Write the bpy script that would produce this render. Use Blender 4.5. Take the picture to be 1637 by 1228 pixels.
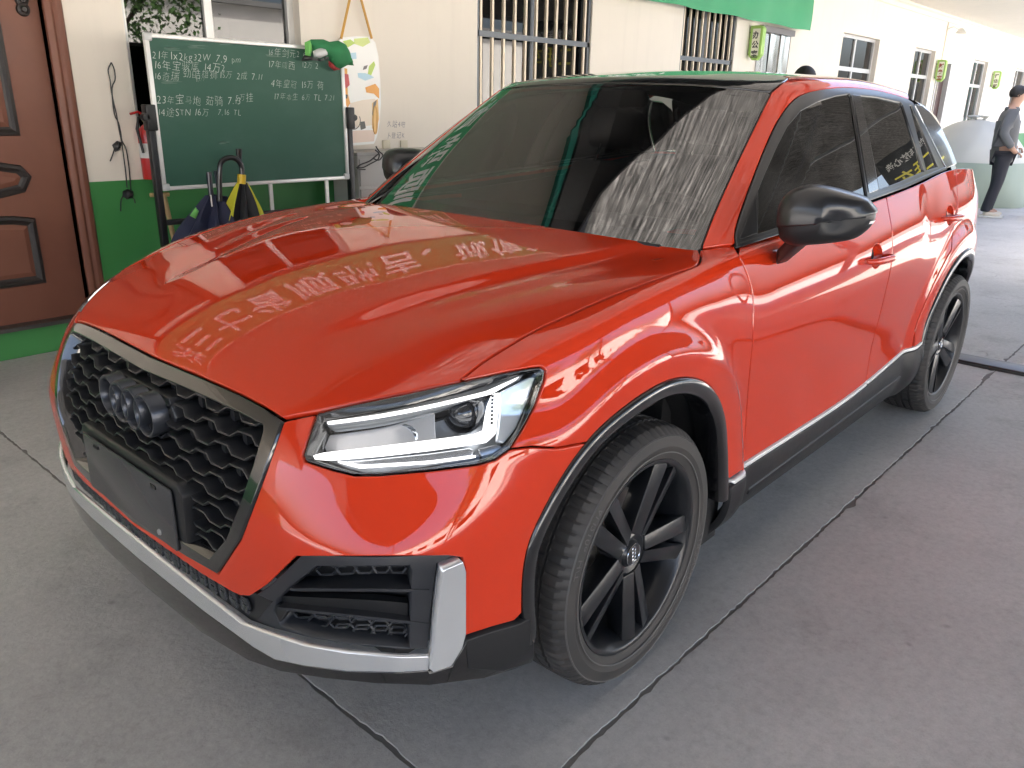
import bpy, bmesh, math, random
import numpy as np
from mathutils import Vector, Matrix, geometry
from mathutils.bvhtree import BVHTree

random.seed(7); np.random.seed(7)
scene = bpy.context.scene
for o in list(bpy.data.objects): bpy.data.objects.remove(o)

# ------------------------------------------------------------------ camera
CAM = np.array([1.475281, 1.755021, 1.370295])
YAW, PITCH, ROLL, FPX = -2.413629, -0.337650, 0.020333, 1270.86
IW, IH = 1637.0, 1228.0
cf = np.array([math.cos(YAW)*math.cos(PITCH), math.sin(YAW)*math.cos(PITCH), math.sin(PITCH)])
cr = np.cross(cf, [0, 0, 1]); cr /= np.linalg.norm(cr); cu = np.cross(cr, cf)
cr, cu = math.cos(ROLL)*cr+math.sin(ROLL)*cu, -math.sin(ROLL)*cr+math.cos(ROLL)*cu
cam = bpy.data.cameras.new("camera"); cam_ob = bpy.data.objects.new("camera", cam)
scene.collection.objects.link(cam_ob); scene.camera = cam_ob
cam.sensor_width = 36; cam.lens = FPX/IW*36; cam.clip_start = .05; cam.clip_end = 1500
cam_ob.matrix_world = Matrix(((cr[0], cu[0], -cf[0], CAM[0]), (cr[1], cu[1], -cf[1], CAM[1]), (cr[2], cu[2], -cf[2], CAM[2]), (0, 0, 0, 1)))

# ------------------------------------------------------------------ sky, sun, exposure
SUN_EL, SUN_AZ = 54, -78          # azimuth of the sun measured from +X towards +Y
world = bpy.data.worlds.new("World"); scene.world = world; world.use_nodes = True
wn = world.node_tree.nodes; wl = world.node_tree.links
sky = wn.new('ShaderNodeTexSky'); sky.sky_type = 'NISHITA'; sky.sun_disc = False
sky.sun_elevation = math.radians(SUN_EL); sky.sun_rotation = math.radians(90-SUN_AZ)
sky.air_density = .8; sky.dust_density = 6
wl.new(sky.outputs[0], wn['Background'].inputs[0]); wn['Background'].inputs[1].default_value = .13
sun = bpy.data.lights.new("sun", 'SUN'); sun.energy = 4.0; sun.angle = math.radians(.6); sun.color = (1, .95, .86)
sun_ob = bpy.data.objects.new("sun", sun); scene.collection.objects.link(sun_ob)
sd = Vector((math.cos(math.radians(SUN_EL))*math.cos(math.radians(SUN_AZ)), math.cos(math.radians(SUN_EL))*math.sin(math.radians(SUN_AZ)), math.sin(math.radians(SUN_EL))))
sun_ob.rotation_euler = sd.to_track_quat('Z', 'Y').to_euler(); sun_ob.location = (0, 0, 30)
vs = scene.view_settings; vs.view_transform = 'Standard'; vs.look = 'None'; vs.exposure = 3.12; vs.gamma = 1
scene.cycles.use_denoising = True
scene.cycles.max_bounces = 10; scene.cycles.diffuse_bounces = 5; scene.cycles.glossy_bounces = 5; scene.cycles.transparent_max_bounces = 12
scene.cycles.caustics_reflective = False; scene.cycles.caustics_refractive = False
scene.cycles.sample_clamp_indirect = 8

# ------------------------------------------------------------------ helpers
COL = scene.collection
def link(o, parent=None):
    COL.objects.link(o)
    if parent is not None: o.parent = parent
    return o
def tag(o, label=None, cat=None, group=None, kind=None):
    if label: o['label'] = label
    if cat: o['category'] = cat
    if group: o['group'] = group
    if kind: o['kind'] = kind
    return o
def thing(name, label, cat, loc=(0, 0, 0), rotz=0, group=None, kind=None):
    o = bpy.data.objects.new(name, None); o.empty_display_size = .2; link(o)
    o.location = loc; o.rotation_euler = (0, 0, rotz)
    return tag(o, label, cat, group, kind)
def ob(name, me, parent=None, loc=None):
    o = bpy.data.objects.new(name, me); link(o, parent)
    if loc is not None: o.location = loc
    return o
def mesh(name, verts, faces, m=None, smooth=False):
    me = bpy.data.meshes.new(name)
    me.from_pydata([tuple(map(float, v)) for v in verts], [], [tuple(int(i) for i in f) for f in faces])
    if m is not None: me.materials.append(m)
    if smooth: me.polygons.foreach_set('use_smooth', [True]*len(me.polygons))
    me.update(); return me
class MB:
    """collects simple solids into one mesh"""
    def __init__(s): s.v = []; s.f = []
    def add(s, vs, fs):
        n = len(s.v); s.v += [tuple(v) for v in vs]; s.f += [tuple(i+n for i in f) for f in fs]; return s
    def box(s, x0, x1, y0, y1, z0, z1):
        return s.add([(x0, y0, z0), (x1, y0, z0), (x1, y1, z0), (x0, y1, z0), (x0, y0, z1), (x1, y0, z1), (x1, y1, z1), (x0, y1, z1)],
                     [(0, 3, 2, 1), (4, 5, 6, 7), (0, 1, 5, 4), (1, 2, 6, 5), (2, 3, 7, 6), (3, 0, 4, 7)])
    def tube(s, pts, r, n=8, caps=True, rs=None):
        pts = [Vector(p) for p in pts]; k = len(pts); up = None; rings = []
        for i, p in enumerate(pts):
            d = (pts[min(i+1, k-1)]-pts[max(i-1, 0)]); d = d.normalized() if d.length > 1e-9 else Vector((0, 0, 1))
            if up is None: up = d.orthogonal().normalized()
            a = (up-d*up.dot(d)); a = a.normalized() if a.length > 1e-6 else d.orthogonal().normalized(); up = a; b = d.cross(a)
            rr = rs[i] if rs is not None else r
            rings.append([p+a*(rr*math.cos(2*math.pi*j/n))+b*(rr*math.sin(2*math.pi*j/n)) for j in range(n)])
        vs = [v for R_ in rings for v in R_]; fs = []
        for i in range(k-1):
            for j in range(n): fs.append((i*n+j, i*n+(j+1) % n, (i+1)*n+(j+1) % n, (i+1)*n+j))
        if caps: fs.append(tuple(range(n-1, -1, -1))); fs.append(tuple((k-1)*n+j for j in range(n)))
        return s.add(vs, fs)
    def lathe(s, prof, n=48, axis='z', closed=False, c=(0, 0, 0), a0=0, a1=2*math.pi):
        """prof: (radius, height)"""
        full = abs(a1-a0-2*math.pi) < 1e-6; m = n if full else n+1; vs = []
        for i in range(m):
            a = a0+(a1-a0)*i/n; ca, sa = math.cos(a), math.sin(a)
            for r, h in prof:
                if axis == 'z': vs.append((c[0]+r*ca, c[1]+r*sa, c[2]+h))
                elif axis == 'y': vs.append((c[0]+r*ca, c[1]+h, c[2]+r*sa))
                else: vs.append((c[0]+h, c[1]+r*ca, c[2]+r*sa))
        k = len(prof); fs = []
        for i in range(n):
            i2 = (i+1) % m
            for j in range(k if closed else k-1):
                j2 = (j+1) % k; fs.append((i*k+j, i2*k+j, i2*k+j2, i*k+j2))
        return s.add(vs, fs)
    def prism(s, poly, origin, ex, ey, ez, d):
        """extrude a 2-D polygon (in ex,ey) by d along ez"""
        o = Vector(origin); ex, ey, ez = Vector(ex), Vector(ey), Vector(ez); n = len(poly)
        a = [o+ex*p[0]+ey*p[1] for p in poly]; b = [p+ez*d for p in a]
        return s.add(a+b, [tuple(range(n-1, -1, -1)), tuple(range(n, 2*n))]+[(i, (i+1) % n, n+(i+1) % n, n+i) for i in range(n)])
    def mesh(s, name, m=None, smooth=False, bevel=0, seg=2, fix=True):
        me = mesh(name, s.v, s.f, m, False)
        bm = bmesh.new(); bm.from_mesh(me)
        if fix: bmesh.ops.recalc_face_normals(bm, faces=bm.faces)
        if bevel: bmesh.ops.bevel(bm, geom=[e for e in bm.edges if len(e.link_faces) == 2 and e.calc_face_angle(0) > .5], offset=bevel, segments=seg, affect='EDGES', profile=.5, clamp_overlap=True)
        bm.to_mesh(me); bm.free()
        if smooth or bevel:
            me.polygons.foreach_set('use_smooth', [True]*len(me.polygons))
            me.set_sharp_from_angle(angle=math.radians(40))
        me.update(); return me
    def ob(s, name, m, parent=None, loc=None, **k): return ob(name, s.mesh(name, m, **k), parent, loc)
def copy_tree(o, parent=None):
    c = o.copy(); COL.objects.link(c); c.parent = parent
    for ch in list(o.children): copy_tree(ch, c)
    return c
def pchip(xs, ys):
    xs = np.array(xs, float); ys = np.array(ys, float)
    if xs[0] > xs[-1]: xs = xs[::-1]; ys = ys[::-1]
    h = np.diff(xs); d = np.diff(ys)/h; m = np.zeros(len(xs)); m[0] = d[0]; m[-1] = d[-1]
    for i in range(1, len(xs)-1):
        if d[i-1]*d[i] > 0:
            w1 = 2*h[i]+h[i-1]; w2 = h[i]+2*h[i-1]; m[i] = (w1+w2)/(w1/d[i-1]+w2/d[i])
    def f(x):
        x = np.asarray(x, float); xc = np.clip(x, xs[0], xs[-1]); i = np.clip(np.searchsorted(xs, xc)-1, 0, len(xs)-2)
        t = (xc-xs[i])/h[i]; t2 = t*t; t3 = t2*t
        return (2*t3-3*t2+1)*ys[i]+(t3-2*t2+t)*h[i]*m[i]+(-2*t3+3*t2)*ys[i+1]+(t3-t2)*h[i]*m[i+1]
    return f
def gsmooth(a, sig, axis):
    """gaussian smoothing with edge padding, sig in samples"""
    n = int(max(1, math.ceil(sig*3))); k = np.exp(-.5*(np.arange(-n, n+1)/sig)**2); k /= k.sum()
    pad = [(0, 0)]*a.ndim; pad[axis] = (n, n); b = np.pad(a, pad, mode='reflect', reflect_type='odd')
    return np.apply_along_axis(lambda v: np.convolve(v, k, 'valid'), axis, b)
def smooth01(t): t = np.clip(t, 0, 1); return t*t*(3-2*t)
def pray(px):
    d = cf+cr*((px[0]-IW/2)/FPX)-cu*((px[1]-IH/2)/FPX); return Vector(d).normalized()
def at(px, ax, v):
    """photo pixel -> point on the plane axis=v"""
    d = cf+cr*((px[0]-IW/2)/FPX)-cu*((px[1]-IH/2)/FPX); t = (v-CAM[ax])/d[ax]; return Vector(CAM+t*d)

# ------------------------------------------------------------------ materials
MATS = {}
def P(name, col, rough=.5, metal=0., **kw):
    if name in MATS: return MATS[name]
    m = bpy.data.materials.new(name); m.use_nodes = True; b = m.node_tree.nodes['Principled BSDF']
    b.inputs['Base Color'].default_value = (*col, 1); b.inputs['Roughness'].default_value = rough; b.inputs['Metallic'].default_value = metal
    for k, v in kw.items(): b.inputs[k.replace('_', ' ')].default_value = v
    MATS[name] = m; return m
def nd(m, t, **props):
    n = m.node_tree.nodes.new(t)
    for k, v in props.items(): setattr(n, k, v)
    return n
def lk(m, a, b): m.node_tree.links.new(a, b)
def bsdf(m): return m.node_tree.nodes['Principled BSDF']
def noise(m, scale, detail=6, rough=.6, vec=None, dist=0):
    n = nd(m, 'ShaderNodeTexNoise'); n.inputs['Scale'].default_value = scale; n.inputs['Detail'].default_value = detail; n.inputs['Roughness'].default_value = rough; n.inputs['Distortion'].default_value = dist
    if vec is not None: lk(m, vec, n.inputs['Vector'])
    return n.outputs['Fac']
def coords(m, scale=(1, 1, 1), kind='Object', rot=(0, 0, 0)):
    c = nd(m, 'ShaderNodeTexCoord'); mp = nd(m, 'ShaderNodeMapping'); mp.inputs['Scale'].default_value = scale; mp.inputs['Rotation'].default_value = rot
    lk(m, c.outputs[kind], mp.inputs['Vector']); return mp.outputs['Vector']
def worldpos(m, scale=(1, 1, 1)):
    g = nd(m, 'ShaderNodeNewGeometry'); mp = nd(m, 'ShaderNodeMapping'); mp.inputs['Scale'].default_value = scale
    lk(m, g.outputs['Position'], mp.inputs['Vector']); return mp.outputs['Vector']
def ramp(m, fac, stops):
    r = nd(m, 'ShaderNodeValToRGB'); e = r.color_ramp.elements
    while len(e) < len(stops): e.new(.5)
    for el, (p, c) in zip(e, stops): el.position = p; el.color = (*c, 1) if len(c) == 3 else c
    lk(m, fac, r.inputs['Fac']); return r.outputs['Color']
def mixc(m, fac, a, b, mode='MIX'):
    n = nd(m, 'ShaderNodeMix', data_type='RGBA', blend_type=mode)
    for sock, v in ((n.inputs[0], fac), (n.inputs[6], a), (n.inputs[7], b)):
        if hasattr(v, 'links'): lk(m, v, sock)
        elif isinstance(v, (int, float)): sock.default_value = v
        else: sock.default_value = (*v, 1)
    return n.outputs[2]
def bump(m, h, strength=.2, dist=.01, target='Normal'):
    b = nd(m, 'ShaderNodeBump'); b.inputs['Strength'].default_value = strength; b.inputs['Distance'].default_value = dist
    lk(m, h, b.inputs['Height']); lk(m, b.outputs['Normal'], bsdf(m).inputs[target]); return b
def rough_map(m, fac, lo, hi):
    r = nd(m, 'ShaderNodeMapRange'); r.inputs['To Min'].default_value = lo; r.inputs['To Max'].default_value = hi
    lk(m, fac, r.inputs['Value']); lk(m, r.outputs[0], bsdf(m).inputs['Roughness'])
def speckle(name, col, rough, var=.12, scale=30, bmp=.1, metal=0., dist=.003, **kw):
    """plain material with slight unevenness of tone and relief"""
    if name in MATS: return MATS[name]
    m = P(name, col, rough, metal, **kw); v = worldpos(m)
    f = noise(m, scale, 5, .6, v); f2 = noise(m, scale*.13, 4, .6, v)
    c = mixc(m, f2, tuple(x*(1-var) for x in col), tuple(min(1, x*(1+var)) for x in col))
    lk(m, c, bsdf(m).inputs['Base Color'])
    if bmp: bump(m, f, bmp, dist)
    rough_map(m, f2, max(0, rough*.82), min(1, rough*1.18)); return m
# ------------------------------------------------------------------ car: template surfaces (never rendered themselves)
# car frame = world: +X forward, +Y the car's left, front axle at x=0, rear axle at x=-2.601
WB = 2.601; RT = .336; ZW = .335
z1f = pchip([-3.4, -3.0, -2.7, -2.35, -2.16, -2.04, -1.947, -1.084, -.60, -.52, -.44, -.307, 0, .3, .7],
            [.99, 1.01, 1.02, 1.005, .97, .97, .995, .926, .902, .898, .918, .947, .955, .945, .90])
zbf = pchip([-3.4, -3.1, -2.8, -2.431, -2.011, -1.491, -.931, -.456, 0, .5], [1.02, 1.07, 1.135, 1.150, 1.117, 1.085, 1.061, 1.038, 1.03, 1.02])
XS = np.arange(-3.2, .75, .01); ZS = np.arange(.14, 1.26, .004)
def _side_grid():
    G_ = np.zeros((len(XS), len(ZS)))
    dw = pchip([-3.3, -2.9, -2.6, -2.2, -1.3, -.5, 0, .4, .7], [-.075, -.025, -.010, -.006, 0, 0, 0, -.004, -.02])
    for i, x in enumerate(XS):
        z1 = float(z1f(x)); zb = float(zbf(x)); w = float(dw(x))
        # shoulder sits a little further out towards the haunches
        zk = [.14, .19, .25, .34, .415, .52, .64, z1-.15, z1-.06, z1, max(zb, z1+.05), zb+.3]
        yk = [.770, .800, .838, .856, .846, .843, .853, .864, .857, .844, .803, .70]
        if x > -.3:
            t = float(smooth01((x+.3)/.25)); yk[8] += .004*t; yk[9] += .0*t; yk[10] = .803+.012*t
        f = pchip(zk, np.array(yk)+w) if x > -.25 else (lambda zz, zk=zk, yk=yk, w=w: np.interp(zz, zk, np.array(yk)+w))
        G_[i] = f(ZS)
    G_ = gsmooth(G_, 1.6, 0)
    # crisp crease on the doors, soft shoulder on the fender
    soft = gsmooth(G_, 7, 1); mid = gsmooth(G_, 2.6, 1); far_ = gsmooth(mid, 6, 1)
    z1a = np.array([float(z1f(x)) for x in XS])[:, None]; near = np.exp(-((ZS[None, :]-z1a)/.03)**2)
    k = smooth01((-.30-XS)/.14)[:, None]*near
    return mid*k+(1-k)*np.where(XS[:, None] > -.25, soft, far_)
YS = _side_grid()
def flare(x, z):
    r1 = np.hypot(x, (z-ZW)*1.0); r2 = np.hypot(x+WB, z-ZW)
    f1 = 1-smooth01((r1-.512)/.055); f2 = 1-smooth01((r2-.510)/.085)
    up = smooth01((z-.10)/.2)
    # the doors hollow out slightly between the two wheels
    return .030*f1*up+.028*f2*up
def yside(x, z):
    x = np.asarray(x, float); z = np.asarray(z, float)
    fx = np.clip((x-XS[0])/.01, 0, len(XS)-1.001); fz = np.clip((z-ZS[0])/.004, 0, len(ZS)-1.001)
    i = fx.astype(int); j = fz.astype(int); a = fx-i; b = fz-j
    y = (YS[i, j]*(1-a)*(1-b)+YS[i+1, j]*a*(1-b)+YS[i, j+1]*(1-a)*b+YS[i+1, j+1]*a*b)
    return y+flare(x, z)
xf = pchip([.14, .18, .21, .25, .30, .36, .45, .57, .65, .714, .77, .80, .88, .97, 1.1], [.70, .755, .80, .822, .826, .828, .832, .832, .822, .806, .780, .760, .705, .63, .52])
xr = pchip([.14, .25, .4, .6, .8, .95, 1.05, 1.2], [-3.20, -3.32, -3.37, -3.36, -3.33, -3.31, -3.27, -3.20])
IDX = [0, 1, 2, 3, 4, 5, 6, 7, 8]
fdx = pchip(IDX, [0, .005, .022, .060, .130, .235, .365, .52, .70]); fdl = pchip(IDX, [0, .004, .014, .036, .075, .135, .245, .43, .70]); frat = pchip(IDX, [0, .225, .445, .625, .775, .882, .952, .990, 1.0])
def wall(s, z):
    """s in 0..8 front wrap, 8..9 side (x .12 -> -2.75), 9..17 rear wrap"""
    z = np.asarray(z, float)
    if s <= 8:
        w_ = smooth01((z-.56)/.20); k = float(fdl(s))*(1-w_)+float(fdx(s))*w_; X0 = xf(z)
        x = X0-k; ys = yside(np.minimum(x, .30), z); x8 = X0-.70
        y = ys*float(frat(s)); return x, y
    if s <= 9:
        t = s-8; xa = (xf(z)-.70); x = xa+(-2.75-xa)*t; return x, yside(x, z)
    k = 17-s; x9 = -2.75; full = xr(z)-x9
    x = xr(z)-(full)*float(fdx(k))/.70; return x, yside(np.maximum(x, -3.2), z)*float(frat(k))
zc = pchip([-.8, -.6, -.4, -.2, 0, .265, .463, .58, .65, .70, .74, .765, .80, .86], [1.054, 1.048, 1.040, 1.030, 1.012, .972, .927, .891, .864, .840, .813, .786, .735, .62])
c2 = pchip([-.8, -.4, 0, .27, .46, .7, .86], [.018, .024, .026, .032, .050, .064, .07])
def hood_z(x, y):
    x = np.asarray(x, float); ay = np.abs(y)
    z = zc(x)-c2(x)*(ay/.75)**2
    # power-dome fold running from the cowl towards the grille corner
    yc = .33+.22*smooth01((.62-x)/.9); w = smooth01((.62-x)/.30)*smooth01((x+.42)/.10)
    z = z-w*.0125*(smooth01((ay-yc)/.035)*(1-smooth01((ay-yc-.06)/.16)))
    y2 = yc+.085; w2 = smooth01((.42-x)/.15)*smooth01((x+.28)/.2)
    z = z+w2*.006*np.exp(-((ay-y2)/.022)**2)
    return z
def tri_grid(Pg, flip=False, soft=0):
    n, m = Pg.shape[:2]; V = Pg.reshape(-1, 3)
    i, j = np.meshgrid(np.arange(n-1), np.arange(m-1), indexing='ij'); a = (i*m+j).ravel(); b = a+m; c = b+1; d = a+1
    T = np.concatenate([np.stack([a, b, c], 1), np.stack([a, c, d], 1)])
    du = np.gradient(Pg, axis=0); dv = np.gradient(Pg, axis=1); N = np.cross(du, dv); N /= np.linalg.norm(N, axis=2, keepdims=True)+1e-12
    if flip: N = -N; T = T[:, ::-1]
    if soft:
        N = gsmooth(gsmooth(N, soft, 0), soft, 1); N /= np.linalg.norm(N, axis=2, keepdims=True)+1e-12
    return V, T, N.reshape(-1, 3)
def resample(P_, n):
    d = np.concatenate([[0], np.cumsum(np.linalg.norm(np.diff(P_, axis=0), axis=1))]); t = np.linspace(0, d[-1], n)
    return np.stack([np.interp(t, d, P_[:, k]) for k in range(3)], 1)
class Shell:
    def __init__(s, grids):
        V = []; T = []; N = []; n = 0
        for g, fl in grids:
            v, t, nn = tri_grid(g, fl, 2.6); V.append(v); T.append(t+n); N.append(nn); n += len(v)
        s.V = np.concatenate(V); s.T = np.concatenate(T); s.N = np.concatenate(N)
        s.bvh = BVHTree.FromPolygons([tuple(v) for v in s.V], [tuple(int(k) for k in t) for t in s.T], all_triangles=True)
    def _norm(s, p, idx):
        t = s.T[idx]; a, b, c = s.V[t]; p = np.array(p); v0 = b-a; v1 = c-a; v2 = p-a
        d00 = v0@v0; d01 = v0@v1; d11 = v1@v1; d20 = v2@v0; d21 = v2@v1; den = d00*d11-d01*d01+1e-18
        v = (d11*d20-d01*d21)/den; w = (d00*d21-d01*d20)/den; v = min(max(v, 0), 1); w = min(max(w, 0), 1)
        n = s.N[t[0]]*(1-v-w)+s.N[t[1]]*v+s.N[t[2]]*w; return n/np.linalg.norm(n)
    def cast(s, o, d):
        h = s.bvh.ray_cast(Vector(o), Vector(d))
        if h[0] is None: return None
        return np.array(h[0]), s._norm(h[0], h[2])
    def near(s, p):
        h = s.bvh.find_nearest(Vector(p)); return np.array(h[0]), s._norm(h[0], h[2])
    def pix(s, px):
        h = s.bvh.ray_cast(Vector(CAM), pray(px))
        if h[0] is None:    # just past the silhouette: nearest point to the ray
            best = None
            for t in np.linspace(1.0, 7, 240):
                q = Vector(CAM)+pray(px)*float(t); r = s.bvh.find_nearest(q)
                if best is None or r[3] < best[0]: best = (r[3], r[0])
            return np.array(best[1])
        return np.array(h[0])
    def trace(s, pxs, smooth=False, step=5.0):
        pts = [np.array(p, float) for p in pxs]
        if smooth: pts = catmull(pts, 10)
        out = []
        for a, b in zip(pts[:-1], pts[1:]):
            n = max(1, int(np.linalg.norm(b-a)/step))
            for k in range(n): out.append(s.pix(a+(b-a)*k/n))
        out.append(s.pix(pts[-1])); return np.array(out)
def catmull(pts, n=8, closed=False):
    pts = [np.array(p, float) for p in pts]; k = len(pts); out = []
    rng = range(k if closed else k-1)
    for i in rng:
        if closed: p0, p1, p2, p3 = (pts[(i+j) % k] for j in (-1, 0, 1, 2))
        else: p0, p1, p2, p3 = pts[max(i-1, 0)], pts[i], pts[i+1], pts[min(i+2, k-1)]
        for j in range(n):
            t = j/n; out.append(.5*((2*p1)+(-p0+p2)*t+(2*p0-5*p1+4*p2-p3)*t*t+(-p0+3*p1-3*p2+p3)*t**3))
    if not closed: out.append(pts[-1])
    return out
# ---- lower body
def build_lower():
    front = []; zz = np.arange(.18, 1.2, .003)
    S_front = np.concatenate([np.linspace(0, 8, 150)[:-1], 8+np.linspace(0, .235, 66)])
    for s in S_front:
        x, y = wall(s, zz); hz = hood_z(x, y); k = int(np.argmax(zz > hz)) if (zz > hz).any() else len(zz)-1
        W_ = np.stack([x, y, zz], 1)[:k+1]; E = W_[-1]
        xT = .42 if s < 3.5 else .42-(.42-min(.42, E[0]-.02))*float(smooth01((s-3.5)/3.5))
        T_ = np.array([xT, 0.0]); t = np.linspace(0, 1, 140)[1:]
        top = np.stack([E[0]+(T_[0]-E[0])*t, E[1]*(1-t), np.zeros_like(t)], 1); top[:, 2] = hood_z(top[:, 0], top[:, 1])
        pl = np.concatenate([W_, top]); d = np.concatenate([[0], np.cumsum(np.linalg.norm(np.diff(pl, axis=0), axis=1))])
        n = int(d[-1]/.004); pl = resample(pl, n); dE = np.sum(np.linalg.norm(np.diff(W_, axis=0), axis=1))
        sig = .013 if s < 3 else 0.013+(.024-.013)*float(smooth01((s-3)/3)); sig = sig if E[0] > -.1 else sig*(1-.6*float(smooth01((-.1-E[0])/.3)))
        sm = gsmooth(pl, sig/.004, 0); dd = np.linspace(0, d[-1], n); near = np.exp(-((dd-dE)/(sig*3.2))**4)[:, None]
        pl = sm*near+pl*(1-near); front.append(resample(pl, 260))
    front = np.array(front)
    side = []
    for s in np.concatenate([np.linspace(8.10, 9, 300), np.linspace(9, 17, 130)[1:]]):
        x0 = float(wall(s, np.array([.9]))[0][0]); zt = float(zbf(max(x0, -3.3)))
        z = np.linspace(.15, zt, 200); x, y = wall(s, z); side.append(np.stack([x, y, z], 1))
    side = np.array(side); side = side[side[:, 100, 0] < -.545]
    return front, side
LF, LS = build_lower()
mirg = lambda g: g*np.array([1, -1, 1.0])
LOW = Shell([(LF, False), (LS, False), (mirg(LF), True), (mirg(LS), True)])
# ---- greenhouse
xw = pchip([.96, 1.0, 1.1, 1.2, 1.3, 1.4, 1.45, 1.52], [-.285, -.340, -.480, -.622, -.767, -.910, -.982, -1.09])
xb = pchip([1.0, 1.1, 1.2, 1.3, 1.4, 1.5], [-3.30, -3.26, -3.17, -3.07, -2.95, -2.80])
gz = pchip([.96, 1.04, 1.08, 1.2, 1.3, 1.4, 1.45, 1.52], [.826, .808, .796, .752, .710, .660, .628, .57])
gp = pchip([-3.4, -3.1, -2.8, -2.4, -2.0, -1.4, -.9, -.4, 0], [.84, .90, .945, .972, .99, 1, 1, .998, .99])
gdx = pchip([0, 1, 2, 3, 4, 5, 6], [0, .004, .015, .038, .078, .15, .32]); grat = pchip([0, 1, 2, 3, 4, 5, 6], [0, .30, .56, .755, .885, .962, 1.0])
rdx = pchip([0, 1, 2, 3, 4, 5, 6], [0, .01, .03, .07, .14, .25, .42])
zr = pchip([-3.2, -3.0, -2.75, -2.25, -1.74, -1.34, -1.10, -.975, -.85], [1.32, 1.365, 1.415, 1.487, 1.514, 1.506, 1.483, 1.460, 1.43])
def gwall(s, z):
    z = np.asarray(z, float)
    if s <= 6: x = xw(z)-float(gdx(s)); return x, gz(z)*gp(x)*float(grat(s))
    if s <= 7:
        a = xw(z)-.32; b = xb(z)+.42; x = a+(b-a)*(s-6); return x, gz(z)*gp(x)
    k = 13-s; x = xb(z)+float(rdx(k)); return x, gz(z)*gp(x)*float(grat(k))
def roof_z(x, y): return zr(x)-.030*(np.abs(y)/.6)**2.2
def build_green():
    g = []; zz = np.arange(.97, 1.56, .003)
    for s in np.concatenate([np.linspace(0, 6, 130)[:-1], np.linspace(6, 7, 200)[:-1], np.linspace(7, 13, 100)]):
        x, y = gwall(s, zz); rz = roof_z(x, y); k = int(np.argmax(zz > rz)) if (zz > rz).any() else len(zz)-1
        W_ = np.stack([x, y, zz], 1)[:k+1]; E = W_[-1]; xT = min(-1.25, max(E[0], -2.4)); t = np.linspace(0, 1, 110)[1:]
        top = np.stack([E[0]+(xT-E[0])*t, E[1]*(1-t), 0*t], 1); top[:, 2] = roof_z(top[:, 0], top[:, 1])
        pl = np.concatenate([W_, top]); L = np.sum(np.linalg.norm(np.diff(pl, axis=0), axis=1)); n = int(L/.004); pl = resample(pl, n)
        dE = np.sum(np.linalg.norm(np.diff(W_, axis=0), axis=1)); sig = .010+.022*float(smooth01((s-3.5)/2.5)); sm = gsmooth(pl, sig/.004, 0)
        dd = np.linspace(0, L, n); near = np.exp(-((dd-dE)/(sig*3.2))**4)[:, None]; g.append(resample(sm*near+pl*(1-near), 240))
    return np.array(g)
GG = build_green(); GREEN = Shell([(GG, False), (mirg(GG), True)])
# ------------------------------------------------------------------ car: cutting panels out of the template surfaces
def inpoly(P_, poly):
    x, y = P_[:, 0], P_[:, 1]; c = np.zeros(len(P_), bool); n = len(poly); j = n-1
    for i in range(n):
        xi, yi = poly[i]; xj, yj = poly[j]
        if yi != yj: c ^= ((yi > y) != (yj > y)) & (x < (xj-xi)*(y-yi)/(yj-yi)+xi)
        j = i
    return c
def bdist(P_, poly):
    d = np.full(len(P_), 1e9); n = len(poly)
    for i in range(n):
        a = poly[i]; b = poly[(i+1) % n]; ab = b-a; L = ab@ab+1e-15; t = np.clip(((P_-a)@ab)/L, 0, 1)
        d = np.minimum(d, np.linalg.norm(P_-(a+t[:, None]*ab), axis=1))
    return d
def area2(p): return .5*np.sum(p[:, 0]*np.roll(p[:, 1], -1)-np.roll(p[:, 0], -1)*p[:, 1])
def clean(poly, step):
    """resample a closed polygon, keeping its corners"""
    out = []; n = len(poly)
    keep = [p for i, p in enumerate(poly) if np.linalg.norm(p-poly[i-1]) > 1e-4]; n = len(keep)
    for i in range(n):
        a = keep[i]; b = keep[(i+1) % n]; L = np.linalg.norm(b-a); k = max(1, int(round(L/step)))
        for j in range(k): out.append(a+(b-a)*j/k)
    out = np.array(out); q = [out[0]]
    for p in out[1:]:
        if np.linalg.norm(p-q[-1]) > step*.33: q.append(p)
    if np.linalg.norm(q[0]-q[-1]) < step*.33: q.pop()
    return np.array(q)
def offset(poly, d):
    """move a counter-clockwise polygon inwards by d"""
    e = np.roll(poly, -1, 0)-poly; e /= np.linalg.norm(e, axis=1, keepdims=True)+1e-12; nrm = np.stack([-e[:, 1], e[:, 0]], 1)
    m = nrm+np.roll(nrm, 1, 0); L = np.sum(m*nrm, 1, keepdims=True); return poly+m/np.maximum(L, .5)*d
def frame(d):
    d = np.array(d, float); d /= np.linalg.norm(d); e1 = np.cross([0, 0, 1], d)
    if np.linalg.norm(e1) < 1e-3: e1 = np.array([1.0, 0, 0])
    e1 /= np.linalg.norm(e1); e2 = np.cross(d, e1); return d, e1, e2
def lift(sh, uv, d, e1, e2, far=4.0):
    o = e1*uv[0]+e2*uv[1]+d*far; h = sh.cast(o, -d)
    if h is None or (h[1]@d) < .02:
        base = e1*uv[0]+e2*uv[1]; best = None
        # silhouette: walk along the ray to the closest point of the surface
        for t in np.linspace(-.2, 3.4, 120):
            r = sh.bvh.find_nearest(Vector(base+d*t))
            if best is None or r[3] < best[0]: best = (r[3], r[0], r[2])
        return np.array(best[1]), sh._norm(best[1], best[2])
    return h
class Planar:
    def __init__(s, d): s.d, s.e1, s.e2 = frame(d)
    def to(s, Q): Q = np.asarray(Q); return np.stack([Q@s.e1, Q@s.e2], 1)
    def lift(s, sh, uv): return lift(sh, uv, s.d, s.e1, s.e2)
    def ax(s, p): return s.e1, s.e2
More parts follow.
